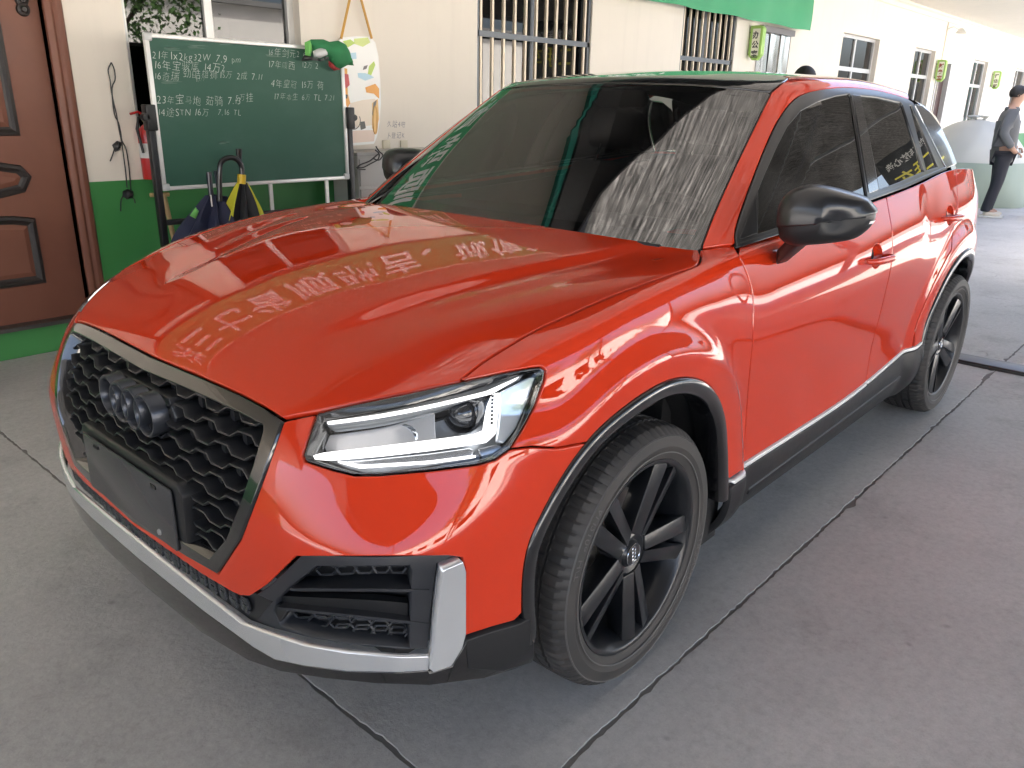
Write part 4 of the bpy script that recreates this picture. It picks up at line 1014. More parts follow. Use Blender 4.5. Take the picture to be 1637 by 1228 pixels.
def seat(y, x):
    e = bpy.data.objects.new('seat', None); link(e, CARROOT)
    MB().prism([(-.26, -.06), (.26, -.06), (.27, .0), (.22, .5), (.16, .58), (-.16, .58), (-.22, .5), (-.27, .0)], (x, y, .62), (0, 1, 0), (-.36, 0, .93), (-.93, 0, -.36), .12).ob('seat_back', SEAT, e, bevel=.035, seg=3)
    MB().prism([(-.13, 0), (.13, 0), (.14, .10), (.10, .17), (-.10, .17), (-.14, .10)], (x-.235, y, 1.205), (0, 1, 0), (-.2, 0, .98), (-.98, 0, -.2), .09).ob('headrest', SEAT, e, bevel=.03, seg=3)
    MB().box(x-.05, x+.48, y-.26, y+.26, .44, .60).ob('seat_cushion', SEAT, e, bevel=.05, seg=3)
    b = MB(); b.tube([(x-.21, y-.05, 1.14), (x-.26, y-.05, 1.24)], .006); b.ob('headrest_post', CHROME, e)
seat(.37, -1.28); seat(-.37, -1.28); seat(.37, -2.12); seat(-.37, -2.12)
MB().box(-2.75, -.8, -.68, .68, .28, .34).ob('cabin_floor', TRIM, CAB)
for s in (1, -1):
    MB().prism([(-.50, .35), (-.52, 1.00), (-1.5, 1.045), (-2.5, 1.10), (-2.6, .35)], (0, s*.735, 0), (1, 0, 0), (0, 0, 1), (0, s, 0), .025).ob('door_card', TRIM, CAB)
rl = np.array([[x, y, 0] for x in np.linspace(-1.10, -2.7, 9) for y in np.linspace(-.5, .5, 7)]); rl[:, 2] = [float(roof_z(p[0], p[1]))-.055 for p in rl]
MB().add(rl, [(i*7+j, i*7+j+1, (i+1)*7+j+1, (i+1)*7+j) for i in range(8) for j in range(6)]).ob('headliner', speckle('headliner_grey', (.22, .21, .20), .9), CAB)
b = MB().prism([(-.105, -.03), (.105, -.03), (.12, 0), (.10, .035), (-.10, .035), (-.12, 0)], (-1.04, 0, 1.395), (0, 1, 0), (.25, 0, .97), (-.97, 0, .25), .03); b.ob('rear_view_mirror', TRIM, CAB, bevel=.012)
# wipers
def glass_pt(y, z, up=.012):
    h = GREEN.cast((2, y, z), (-1, 0, 0)); return h[0]+h[1]*up
for y0, y1, z0, z1_ in ((-.58, .02, 1.000, 1.015), (-.02, .62, 1.000, 1.02)):
    MB().tube([glass_pt(y0+(y1-y0)*t, z0+(z1_-z0)*t+.012*math.sin(t*3.14)-.012) for t in np.linspace(0, 1, 14)], .0065, 6).ob('wiper', MATB, CARROOT, smooth=True)
# ------------------------------------------------------------------ ground: cast concrete slabs with open joints
def concrete():
    m = P('concrete', (.27, .265, .255), .78); v = worldpos(m)
    big = noise(m, .55, 6, .62, v, .3); mid = noise(m, 3.2, 8, .68, v); fine = noise(m, 60, 6, .7, v); grit = noise(m, 260, 3, .6, v)
    c = ramp(m, big, [(.30, (.33, .324, .315)), (.52, (.42, .413, .402)), (.75, (.49, .482, .468))])
    c = mixc(m, mid, c, (.265, .258, .248), 'MIX'); mp = m.node_tree.nodes[-1]; 
    st = nd(m, 'ShaderNodeMapRange'); st.inputs['From Min'].default_value = .52; st.inputs['From Max'].default_value = .72; st.inputs['To Max'].default_value = .55; lk(m, mid, st.inputs['Value']); lk(m, st.outputs[0], mp.inputs[0])
    sp = nd(m, 'ShaderNodeTexVoronoi'); sp.inputs['Scale'].default_value = 5.5; lk(m, v, sp.inputs['Vector']); spr = ramp(m, sp.outputs['Distance'], [(.02, (1, 1, 1)), (.07, (0, 0, 0))])
    c2 = mixc(m, spr, c, (.11, .105, .10)); m.node_tree.nodes[-1].inputs[0].default_value = .0
    spm = nd(m, 'ShaderNodeMath', operation='MULTIPLY'); lk(m, spr, spm.inputs[0]); spm.inputs[1].default_value = .35; lk(m, spm.outputs[0], c2.node.inputs[0])
    # hairline cracks
    cv = nd(m, 'ShaderNodeTexVoronoi'); cv.feature = 'DISTANCE_TO_EDGE'; cv.inputs['Scale'].default_value = .8
    wv = nd(m, 'ShaderNodeVectorMath', operation='ADD'); nz = nd(m, 'ShaderNodeTexNoise'); nz.inputs['Scale'].default_value = 3; nz.inputs['Detail'].default_value = 6; lk(m, v, nz.inputs['Vector']); sc_ = nd(m, 'ShaderNodeVectorMath', operation='SCALE'); sc_.inputs['Scale'].default_value = .35; lk(m, nz.outputs['Color'], sc_.inputs[0]); lk(m, v, wv.inputs[0]); lk(m, sc_.outputs[0], wv.inputs[1]); lk(m, wv.outputs[0], cv.inputs['Vector'])
    ck = ramp(m, cv.outputs['Distance'], [(0, (1, 1, 1)), (.0035, (0, 0, 0))]); gate = ramp(m, noise(m, 1.1, 3, .5, v), [(.55, (0, 0, 0)), (.62, (1, 1, 1))]); ckg = mixc(m, 1.0, ck, gate, 'MULTIPLY')
    ckm = nd(m, 'ShaderNodeMath', operation='MULTIPLY'); lk(m, ckg, ckm.inputs[0]); ckm.inputs[1].default_value = .5
    c3 = mixc(m, .5, c2, (.10, .095, .09)); lk(m, ckm.outputs[0], c3.node.inputs[0])
    grc = ramp(m, noise(m, 38, 9, .78, v), [(.34, (.66, .65, .64)), (.5, (.98, .98, .98)), (.66, (1.22, 1.22, 1.21))]); c4 = mixc(m, .55, grc, mixc(m, grit, (.80, .80, .80), (1.18, 1.18, 1.18))); c5 = mixc(m, 1.0, c3, c4, 'MULTIPLY'); lk(m, c5, bsdf(m).inputs['Base Color'])
    h = nd(m, 'ShaderNodeMath', operation='ADD'); lk(m, fine, h.inputs[0]); lk(m, mid, h.inputs[1]); h2 = nd(m, 'ShaderNodeMath', operation='SUBTRACT'); lk(m, h.outputs[0], h2.inputs[0]); lk(m, ckg, h2.inputs[1]); bump(m, h2.outputs[0], .35, .008); rough_map(m, mid, .58, .9); return m
CONC = concrete()
ground = tag(ob('ground', MB().box(-450, 450, -450, 450, -.30, -.0035).mesh('ground', speckle('joint_dirt', (.17, .164, .155), .95, .3, 80, .3))), kind='structure')
XL = [-45, -37, -29, -24.6, -20.4, -16.2, -12.0, -7.85, -3.645, .59, 4.8, 9.0, 13.2, 26]; YL = [-3.06, .94, 5.0, 9.1, 13.2, 21, 38]
def jag(a, b, near, seed):
    a = np.array(a); b = np.array(b); L = np.linalg.norm(b-a); n = max(2, int(L/(.018 if near else .5))); rs = np.random.RandomState(seed); t = np.linspace(0, 1, n+1)[1:-1]; d = (b-a)/L; nr = np.array([-d[1], d[0]])
    w = np.abs(rs.randn(len(t)))*.0022+np.abs(gsmooth(rs.randn(len(t)), 1.2, 0))*.0045+np.maximum(0, gsmooth(rs.randn(len(t)), 1.6, 0)-.6)*.03 if len(t) > 40 else np.zeros(len(t))
    return [tuple(a+(b-a)*tt+nr*abs(ww)) for tt, ww in zip(t, w)]
for i in range(len(XL)-1):
    for j in range(len(YL)-1):
        g = .0015 if j else .002; x0, x1, y0, y1 = XL[i]+g, XL[i+1]-g, YL[j]+g, YL[j+1]-g; near = -8 < x1 and x0 < 5 and y0 < 5
        gx0 = .085 if abs(XL[i]+3.645) < .01 else 0; gx1 = .085 if abs(XL[i+1]+3.645) < .01 else 0; x0 += gx0; x1 -= gx1
        c = [(x0, y0), (x1, y0), (x1, y1), (x0, y1)]; poly = []
        for k in range(4): poly.append(c[k]); poly += jag(c[k], c[(k+1) % 4], near, 100*i+10*j+k)
        n = len(poly); P2 = np.array(poly); cen = P2.mean(0); ins = offset(P2, .0012)
        v = [(p[0], p[1], -.06) for p in P2]+[(p[0], p[1], -.0012) for p in P2]+[(p[0], p[1], 0) for p in ins]
        f = [tuple(2*n+k for k in range(n))]+[(k, (k+1) % n, n+(k+1) % n, n+k) for k in range(n)]+[(n+k, n+(k+1) % n, 2*n+(k+1) % n, 2*n+k) for k in range(n)]
        ob('concrete_slab', mesh('concrete_slab', v, f, CONC), ground)
# steel-covered drain across the yard
dr = thing('drain_channel', 'flat dark steel drain cover strip set across the concrete behind the rear wheel', 'drain cover', (-3.645, 0, 0))
STEEL = speckle('worn_steel', (.10, .095, .092), .45, .35, 25, .12, metal=.7)
for k in range(5):
    MB().box(-.078, .078, -2.9+1.2*k, -2.9+1.2*k+1.19, -.03, .022).ob('cover_plate', STEEL, dr, bevel=.005)
    for s in (-1, 1): MB().box(s*.083-.004, s*.083+.004, -2.9+1.2*k, -2.9+1.2*k+1.19, -.04, .010).ob('edge_angle', STEEL, dr)
# ------------------------------------------------------------------ the long office building behind the car
WY = -3.08
bld = thing('office_building', 'long single storey cream rendered building with green painted base and barred windows', 'building', (0, 0, 0))
def plaster(name, col, dirt=.10):
    m = P(name, col, .85); v = worldpos(m); a = noise(m, .8, 6, .6, v); b_ = noise(m, 14, 8, .65, v); c_ = mixc(m, a, tuple(x*(1-dirt) for x in col), tuple(min(1, x*(1+dirt*.5)) for x in col))
    s2 = worldpos(m, (6, 6, .5)); st = noise(m, 1.2, 6, .6, s2); r_ = ramp(m, st, [(.52, (0, 0, 0)), (.78, (1, 1, 1))]); k_ = nd(m, 'ShaderNodeMath', operation='MULTIPLY'); lk(m, r_, k_.inputs[0]); k_.inputs[1].default_value = .22
    c2_ = mixc(m, .1, c_, tuple(x*.72 for x in col)); lk(m, k_.outputs[0], c2_.node.inputs[0]); lk(m, c2_, bsdf(m).inputs['Base Color']); bump(m, b_, .10, .004); return m
CREAM = plaster('cream_render', (.78, .72, .635)); GREENP = plaster('green_wall_paint', (.045, .235, .060), .16); bsdf(GREENP).inputs['Roughness'].default_value = .5
OPEN = [(-.245, .70, .16, 2.30), (-1.80, -.655, .92, 2.40), (-4.955, -3.45, .92, 2.45), (-7.74, -6.55, .92, 2.45), (-9.24, -8.32, .02, 2.30), (-12.50, -10.98, .95, 2.45), (-15.48, -14.30, .95, 2.45), (-16.60, -15.75, .02, 2.32), (-19.40, -18.20, .90, 2.45), (-23.4, -22.1, .95, 2.45)]
def wall_with(openings, x0, x1, z0, z1, y0, y1):
    b = MB(); xs = sorted({x0, x1}|{min(max(v, x0), x1) for o in openings for v in o[:2]})
    for a, c in zip(xs[:-1], xs[1:]):
        mid_ = (a+c)/2; cuts = sorted([(max(o[2], z0), min(o[3], z1)) for o in openings if o[0] < mid_ < o[1] and o[2] < z1 and o[3] > z0]); z = z0
        for lo, hi in cuts:
            if lo > z+1e-4: b.box(a, c, y0, y1, z, lo)
            z = hi
        if z < z1-1e-4: b.box(a, c, y0, y1, z, z1)
    return b
wall_with(OPEN, -45, 9, -.05, 3.6, WY-.24, WY).ob('rendered_wall', CREAM, bld)
wall_with(OPEN, -45, 9, 0, .915, WY-.01, WY+.006).ob('green_dado', GREENP, bld)
MB().box(-.345, 9, WY-.02, WY+.012, -.04, .155).ob('door_plinth', GREENP, bld)
EAVE = -1.42
CEIL = plaster('cream_ceiling', (.76, .715, .64), .10)
MB().box(-45, 9, WY-.3, EAVE, 3.07, 3.17).ob('eave_ceiling', CEIL, bld)
b = MB(); b.prism([(0, 0), (.10, 0), (.10, -.03), (.06, -.05), (.035, -.10), (0, -.10)], (-45, WY, 3.07), (0, 1, 0), (0, 0, 1), (1, 0, 0), 54); b.ob('cornice', CREAM, bld)
b = MB().box(-45, 9, EAVE, EAVE+.03, 3.05, 3.15); b.ob('eave_fascia', P('teal_fascia', (.02, .20, .155), .35), bld)
MB().box(-45, 9, WY-4.2, WY-4.0, 0, 3.4).ob('room_back_wall', P('room_grey', (.20, .19, .18), .9), bld); MB().box(-45, 9, WY-4.2, WY-.24, 3.4, 3.6).ob('flat_roof', P('roof_grey', (.2, .2, .2), .9), bld); MB().box(-45, 9, WY-4.2, WY-.24, -.05, .02).ob('room_floor', P('room_floor_grey', (.25, .24, .22), .6), bld)
ALU = P('white_aluminium', (.62, .62, .61), .35, .3); ALUG = P('grey_aluminium', (.11, .12, .13), .4, .5); PANE = glass('window_pane', (.50, .54, .54), 1.55); PANED = glass('dark_window_pane', (.10, .11, .12), 1.55)
def window(x0, x1, z0, z1, fr, pane, mull=(), trans=None, bars=None, blind=None, depth=.10):
    w = bpy.data.objects.new('window', None); link(w, bld); y = WY-depth; t = .045
    b = MB(); b.box(x0, x0+t, y-.03, y+.03, z0, z1); b.box(x1-t, x1, y-.03, y+.03, z0, z1); b.box(x0+t, x1-t, y-.028, y+.028, z0, z0+t); b.box(x0+t, x1-t, y-.028, y+.028, z1-t, z1); b.ob('window_frame', fr, w)
    xs = [x0+t]+list(mull)+[x1-t]; zs = [z0+t]+([trans] if trans else [])+[z1-t]
    for m_ in mull: MB().box(m_-.025, m_+.025, y-.025, y+.025, z0+t, z1-t).ob('mullion', fr, w)
    if trans: MB().box(x0+t, x1-t, y-.022, y+.022, trans-.03, trans+.03).ob('transom', fr, w)
    for a, c in zip(xs[:-1], xs[1:]):
        for p, q_ in zip(zs[:-1], zs[1:]): MB().box(a, c, y-.004, y+.002, p, q_).ob('pane', pane, w)
    if blind: MB().box(blind[0], blind[1], y-.06, y-.05, blind[2], blind[3]).ob('blind', P('cream_blind', (.68, .64, .52), .8), w)
    if bars:
        n, m_, zr_ = bars; yy = WY-.035
        for k in range(n): xx = x0+(x1-x0)*(k+.5)/n; MB().box(xx-.011, xx+.011, yy-.011, yy+.011, z0, z1).ob('security_bar', m_, w)
        for z in zr_: MB().box(x0, x1, yy-.016, yy+.020, z-.022, z+.022).ob('bar_rail', ALUG, w)
        MB().box(x0, x0+.035, yy-.012, yy+.02, z0, z1).ob('bar_post', ALUG, w); MB().box(x1-.035, x1, yy-.012, yy+.02, z0, z1).ob('bar_post', ALUG, w)
    return w
BARC = P('cream_bar', (.70, .60, .46), .4, .2)
window(-1.80, -.655, .92, 2.40, ALU, PANED, (-1.205,), None, None, (-1.74, -1.38, 1.3, 2.2))
w2 = window(-4.955, -3.45, .92, 2.45, ALUG, PANED, (-4.2,), None, (11, BARC, (1.908,)), (-4.15, -3.5, 1.95, 2.4))
window(-7.74, -6.55, .92, 2.45, ALUG, PANED, (-7.15,), None, (9, BARC, (1.885,)))
window(-12.50, -10.98, .95, 2.45, ALU, PANED, (-11.70,), 1.98); window(-15.48, -14.30, .95, 2.45, ALU, PANED, (-14.9,), 2.0); TEAL = glass('teal_pane', (.35, .62, .58), 1.5); window(-19.40, -18.20, .90, 2.45, ALU, TEAL, (-18.8,), 1.95); window(-23.4, -22.1, .95, 2.45, ALU, PANED, (-22.7,), 1.95)
# far brown door
d2 = bpy.data.objects.new('dark_brown_door', None); link(d2, bld); MB().box(-16.55, -15.80, WY-.12, WY-.07, .03, 2.28).ob('door_leaf', P('dark_brown', (.055, .018, .014), .45), d2); b = MB(); b.box(-15.80, -15.75, WY-.14, WY+.02, .02, 2.32); b.box(-16.60, -16.55, WY-.14, WY+.02, .02, 2.32); b.box(-16.55, -15.80, WY-.14, WY+.02, 2.28, 2.32); b.ob('door_frame', ALU, d2); MB().tube([(-16.42, WY-.07, 1.0), (-16.42, WY-.02, 1.0), (-16.30, WY-.02, 1.0)], .012).ob('door_handle', CHROME, d2)
# doorway with clear plastic strip curtain
cd = bpy.data.objects.new('strip_curtain_doorway', None); link(cd, bld); CLR = glass('clear_pvc', (.70, .70, .68), 1.5, ((3, 3, .5), .5, (0, 0, 0)))
MB().box(-9.24, -8.32, WY-.02, WY+.05, 2.27, 2.34).ob('curtain_rail', P('rail_grey', (.16, .15, .15), .5), cd)
for k in range(6):
    xx = -9.22+.152*k; v = []; 
    for j in range(9):
        z = .05+2.24*j/8; s_ = .025*math.sin(j*1.1+k*2)*(1-j/8)
        for dx in (0, .09, .18): v.append((xx+dx+s_*.5, WY+.008+.012*(k % 2)+.012*math.sin(dx*18+j*.6)+s_, z))
    MB().add(v, [(j*3+i, j*3+i+1, (j+1)*3+i+1, (j+1)*3+i) for j in range(8) for i in range(2)]).ob('curtain_strip', CLR, cd, smooth=True, fix=False)
# brown panelled entrance door
bd = bpy.data.objects.new('brown_panelled_door', None); link(bd, bld)
def wood():
    m = P('brown_door_paint', (.135, .042, .024), .45); v = worldpos(m, (1, 1, .25)); a = noise(m, 9, 8, .7, v); c_ = noise(m, 2.0, 6, .6, worldpos(m)); lk(m, mixc(m, c_, (.125, .042, .026), (.235, .092, .055)), bsdf(m).inputs['Base Color']); bump(m, a, .15, .003); rough_map(m, c_, .35, .65); return m
WOOD = wood(); MOULD = speckle('dark_moulding', (.022, .017, .015), .5, .5, 60, .2)
MB().box(-.245, .70, WY-.10, WY-.055, .165, 2.30).ob('door_leaf', WOOD, bd)
b = MB(); prof = [(0, -.075), (.10, -.075), (.10, .03), (.085, .055), (.06, .060), (.045, .045), (.03, .06), (.0, .05)]
b.prism([(-p[0], p[1]) for p in prof], (-.245, WY-.03, .16), (1, 0, 0), (0, 1, 0), (0, 0, 1), 2.25); b.ob('door_frame_post', WOOD, bd, bevel=.004)
b = MB(); b.prism(prof, (.70, WY-.03, .16), (1, 0, 0), (0, 1, 0), (0, 0, 1), 2.25); b.ob('door_frame_post', WOOD, bd, bevel=.004)
MB().box(-.345, .80, WY-.03, WY+.05, 2.41, 2.52).ob('door_frame_head', WOOD, bd); MB().box(-.36, .82, WY-.10, WY+.035, .150, .172).ob('door_sill', STEEL, bd)
def dpanel(pts):
    P2 = np.array(pts); P2 = P2 if area2(P2) > 0 else P2[::-1]; y = WY-.055; b1 = MB(); n = len(P2)
    rings = [(0, .0), (.006, .014), (.022, .018), (.034, .006), (.046, .002)]; v = []
    for d_, h_ in rings: v += [(p[0], y+h_, p[1]) for p in offset(P2, d_)]
    b1.add(v, [(i*n+j, i*n+(j+1) % n, (i+1)*n+(j+1) % n, (i+1)*n+j) for i in range(len(rings)-1) for j in range(n)]); b1.ob('panel_moulding', MOULD, bd)
    q_ = offset(P2, .046); q2 = offset(P2, .07); v = [(p[0], y+.002, p[1]) for p in q_]+[(p[0], y+.012, p[1]) for p in q2]; MB().add(v, [tuple(n+k for k in range(n))]+[(k, (k+1) % n, n+(k+1) % n, n+k) for k in range(n)]).ob('raised_panel', WOOD, bd)
arcp = [(-.06+.0, .905), (-.075, .955), (-.06, 1.005)]
dpanel([(-.055, .375), (-.055, .735), (.05, .755), (.22, .765), (.40, .755), (.50, .735), (.50, .375)])
dpanel([(-.03, .875), (-.075, .955), (-.03, 1.015), (.12, 1.045), (.22, 1.05), (.34, 1.045), (.48, 1.015), (.52, .955), (.48, .875), (.34, .845), (.22, .84), (.12, .845)])
dpanel([(-.055, 1.165), (-.055, 1.85), (-.13, 1.95), (-.05, 2.1), (.22, 2.2), (.5, 2.1), (.58, 1.95), (.50, 1.85), (.50, 1.165)])
for z in (1.785, 1.83): MB().lathe([(.0, .028), (.012, .028), (.018, .018), (.030, .014), (.034, .0)], 24, 'y', c=(-.170, WY-.055, z)).ob('door_lock', MOULD, bd, smooth=True)
# handwriting on walls and boards -------------------------------------------------
def scribble(nm, rows, y, m, parent, rs, face=1, bold=0., thick=.0012):
    """rows: (text, x, z, size): x,z of the first character; runs towards -x"""
    b = MB()
    for txt, x, z, size in rows:
        cx_ = x
        for ch in txt:
            if ch == ' ': cx_ -= size*.42; continue
            v, f = text_mesh(ch, size*rs.uniform(.85, 1.15), 'LEFT', 0, bold)
            if not len(v): continue
            a = rs.uniform(-.16, .10); sk = rs.uniform(.05, .35); w = v[:, 0].max()
            p = [(cx_-(q_[0]+sk*q_[1])*math.cos(a)*.9, y, z+q_[1]*math.cos(a)+q_[0]*math.sin(a)) for q_ in v]; b.add(p, f); cx_ -= w*.95+size*.10
    return b.ob(nm, m, parent, fix=False)
rs = np.random.RandomState(5)
INK = P('grey_pen', (.30, .28, .30), .8)
scribble('pen_writing', [('久站4吧', -2.50, 1.215, .050), ('卜登记K', -2.49, 1.135, .050)], WY+.002, INK, bld, rs)
# ------------------------------------------------------------------ canopy over the parking strip
can = thing('yard_canopy', 'canopy of unseen dark sheet, pale net and darkened outer net on grey steel posts over the parking strip', 'canopy', (0, 0, 0))
DKS = speckle('unseen_dark_roof_sheet', (.035, .036, .038), .55, .2, 3, .1)
MB().prism([(-.50, EAVE+.06), (-.97, -1.24), (-1.29, -1.03), (-1.50, -.74), (-1.75, -.35), (-6.5, -.35), (-6.5, EAVE+.06)], (0, 0, 3.42), (1, 0, 0), (0, 1, 0), (0, 0, 1), .03).ob('unseen_dark_roof_sheet', DKS, can); MB().box(-45, 9, EAVE+.035, EAVE+.055, 3.10, 3.60).ob('sky_gap_board', DKS, can)  # unseen; edge cut to suit the windscreen reflection, upright board added to block sky
def net(nm='shade_net', k=1.0):
    m = bpy.data.materials.new(nm); m.use_nodes = True; nt = m.node_tree; nt.nodes.remove(bsdf(m)); out = [n for n in nt.nodes if n.type == 'OUTPUT_MATERIAL'][0]
    tr = nd(m, 'ShaderNodeBsdfTranslucent'); df = nd(m, 'ShaderNodeBsdfDiffuse'); v = worldpos(m, (.16, 8, 8)); a = noise(m, 4, 7, .62, v); b_ = noise(m, 12, 3, .5, worldpos(m, (.5, 3, 3)))
    mm = nd(m, 'ShaderNodeMath', operation='MULTIPLY'); lk(m, a, mm.inputs[0]); lk(m, b_, mm.inputs[1])
    lk(m, ramp(m, mm.outputs[0], [(.12, (.22*k, .215*k, .21*k)), (.25, (.46*k, .45*k, .435*k)), (.40, (.80*k, .78*k, .755*k))]), tr.inputs[0]); df.inputs[0].default_value = (.22*k, .21*k, .20*k, 1)
    mx = nd(m, 'ShaderNodeMixShader'); mx.inputs[0].default_value = .30; lk(m, tr.outputs[0], mx.inputs[1]); lk(m, df.outputs[0], mx.inputs[2]); nt.links.new(mx.outputs[0], out.inputs[0]); return m
NET = net(k=.72); NET2 = net('darkened_shade_net', .30)  # outer net is a darkened copy, toned to steer reflections on the car
MB().box(-6.5, 9, EAVE+.06, 1.9, 3.50, 3.504).ob('net_roof', NET, can); MB().box(-6.5, 9, 1.88, 7.2, 3.53, 3.534).ob('darkened_net_roof', NET2, can); MB().box(-17, -6.52, 1.2, 7.2, 3.53, 3.534).ob('darkened_net_roof', NET2, can)
GSTEEL = P('grey_steel', (.20, .21, .22), .5, .4)
for x in (-16, -10, -4.5, 1.5, 7.5):
    MB().box(x-.05, x+.05, 7.02, 7.12, 0, 3.40).ob('canopy_post', GSTEEL, can); MB().box(x-.03, x+.03, EAVE+.06 if x > -6 else 1.2, 7.2, 3.34, 3.40).ob('canopy_beam', GSTEEL, can)
for y in (1.25, 7.0): MB().box(-17, 9, y-.03, y+.03, 3.40, 3.50).ob('canopy_purlin', GSTEEL, can)
# ------------------------------------------------------------------ banner hung below the eave
def banner():
    x0, x1, z0, z1, y = -9.48, 1.35, 2.355, 3.02, WY+.14
    o = thing('shop_banner', 'long green cloth banner with white characters hung high along the building', 'banner', (x0, y, z0)); nx, nz = 120, 6; v = []
    for i in range(nx+1):
        for j in range(nz+1): x = x0+(x1-x0)*i/nx; v.append((x-x0, .008*math.sin(i*.9)+.006*math.sin(i*.37+j), (z1-z0)*j/nz-.012*math.sin(i*.26)**2*(1 if j == 0 else 0)))
    f = [(i*(nz+1)+j, (i+1)*(nz+1)+j, (i+1)*(nz+1)+j+1, i*(nz+1)+j+1) for i in range(nx) for j in range(nz)]
    m = P('green_banner', (.030, .30, .125), .55); nn = noise(m, 2, 4, .6, worldpos(m)); lk(m, mixc(m, nn, (.026, .27, .11), (.038, .34, .145)), bsdf(m).inputs['Base Color']); MB().add(v, f).ob('banner_cloth', m, o, smooth=True, fix=False)
    txt = '洪三七省顺驰吉、诚信新以希彩、服务之家欢迎您'; tw = P('banner_white', (.80, .82, .80), .6); cx_ = 1.15
    for ch in txt:
        vv, ff = text_mesh(ch, .46, 'LEFT', 0, .010)
        if not len(vv): continue
        w = vv[:, 0].max()
        if ch == '、': w = .2
        if cx_-.5 < x0+2.9: break
        MB().add([(cx_-q_[0]-x0, .022, .33+q_[1]) for q_ in vv], ff).ob('banner_character', tw, o, fix=False); cx_ -= .50 if ch != '、' else .42
banner()
# ------------------------------------------------------------------ helpers for soft things
def pillow(nm, px, y, thick, m, parent, step=.02, back=True, wr=.0, seed=0):
    """puffed cloth shape: outline given as photo pixels on the plane y, real thickness both ways"""
    P3 = [at(p, 1, y) for p in px]; poly = clean(np.array([(p[0], p[2]) for p in P3]), step*.7); poly = poly if area2(poly) > 0 else poly[::-1]
    lo, hi = poly.min(0), poly.max(0); gx, gz = np.meshgrid(np.arange(lo[0], hi[0], step), np.arange(lo[1], hi[1], step)); G_ = np.stack([gx.ravel(), gz.ravel()], 1); G_ = G_[inpoly(G_, poly)]
    if len(G_): G_ = G_[bdist(G_, poly) > step*.5]
    V2 = [Vector(p) for p in poly]+[Vector(p) for p in G_]; n = len(poly); r = geometry.delaunay_2d_cdt(V2, [(i, (i+1) % n) for i in range(n)], [], 0, 1e-6); RV = np.array([tuple(v) for v in r[0]])
    F = [f for f in r[2] if len(f) == 3 and inpoly(np.array([RV[list(f)].mean(0)]), poly)[0]]; F = [f if np.cross(RV[f[1]]-RV[f[0]], RV[f[2]]-RV[f[0]]) > 0 else f[::-1] for f in F]
    d = bdist(RV, poly); dm = max(d.max(), 1e-4); h = thick*np.sqrt(np.clip(1-(1-np.minimum(d/dm, 1))**2, 0, 1)); rs_ = np.random.RandomState(seed)
    if wr: ph = rs_.rand(4)*6; h = h+wr*(d/dm)*(np.sin(RV[:, 0]*55+ph[0]+RV[:, 1]*20)+np.sin(RV[:, 1]*48+ph[1]-RV[:, 0]*30))
    v = [(p[0], y+hh, p[1]) for p, hh in zip(RV, h)]; f2 = [tuple(f[::-1]) for f in F]
    if back: k = len(v); v += [(p[0], y-.35*hh-.0005, p[1]) for p, hh in zip(RV, h)]; f2 += [tuple(i+k for i in f) for f in F]
    return MB().add(v, f2).ob(nm, m, parent, smooth=True, fix=False)
# ------------------------------------------------------------------ chalkboard on its stand
BX0, BX1, BZ0, BZ1, BY = -1.886, -.604, .878, 1.692, -2.75
cb = thing('chalkboard_stand', 'green chalkboard with white chalk writing on a black wheeled stand below the window', 'chalkboard', (0, 0, 0))
def slate():
    m = P('chalk_green', (.030, .105, .072), .62); v = worldpos(m, (1, 1, 1.6)); a = noise(m, 2.6, 7, .65, v); b_ = noise(m, 30, 6, .7, v); k_ = ramp(m, a, [(.45, (0, 0, 0)), (.85, (1, 1, 1))]); kk = nd(m, 'ShaderNodeMath', operation='MULTIPLY'); lk(m, k_, kk.inputs[0]); kk.inputs[1].default_value = .35
    c_ = mixc(m, .2, (.026, .095, .064), (.085, .165, .125)); lk(m, kk.outputs[0], c_.node.inputs[0]); lk(m, c_, bsdf(m).inputs['Base Color']); bump(m, b_, .05, .001); return m
MB().box(BX0+.01, BX1-.01, BY-.012, BY-.002, BZ0+.01, BZ1-.01).ob('board_face', slate(), cb)
FRM = P('board_frame', (.72, .72, .70), .35, .3); BLK = speckle('black_tube', (.014, .014, .015), .42, .2, 40, .05)
for nm, bx in (('top', (BX0+.02, BX1-.02, BZ1-.022, BZ1)), ('bot', (BX0+.02, BX1-.02, BZ0, BZ0+.022)), ('l', (BX1-.024, BX1, BZ0+.02, BZ1-.02)), ('r', (BX0, BX0+.024, BZ0+.02, BZ1-.02))):
    MB().box(bx[0], bx[1], BY-.016, BY+.008, bx[2], bx[3]).ob('board_edge', FRM, cb, bevel=.003)
for x in (BX0, BX1-.04):
    for z in (BZ0-.002, BZ1-.038): MB().box(x-.002, x+.042, BY-.018, BY+.012, z, z+.04).ob('corner_cap', P('cap_grey', (.55, .56, .56), .4), cb, bevel=.008)
for x in (BX1+.022, BX0-.022):
    MB().box(x-.018, x+.018, BY-.03, BY+.012, .06, 1.33).ob('stand_post', BLK, cb, bevel=.004); MB().box(x-.028, x+.028, BY-.03, BY+.03, 1.20, 1.335).ob('clamp_block', BLK, cb, bevel=.006)
    MB().lathe([(0, .03), (.018, .03), (.022, .02), (.022, 0)], 16, 'y', c=(x+(.03 if x > -1 else -.03), BY+.0, 1.27)).ob('clamp_knob', BLK, cb, smooth=True)
    MB().box(x-.018, x+.018, BY-.28, BY+.28, .055, .09).ob('stand_foot', BLK, cb, bevel=.004)
    for dy in (-.25, .25):
        w = MB().lathe([(.0, .014), (.02, .014), (.026, .008), (.026, -.008), (.02, -.014), (0, -.014)], 20, 'x', c=(x, BY+dy, .026)); w.ob('caster', BLK, cb, smooth=True)
MB().box(BX0-.02, BX1+.02, BY-.026, BY+.006, .685, .715).ob('cross_bar', BLK, cb, bevel=.003)
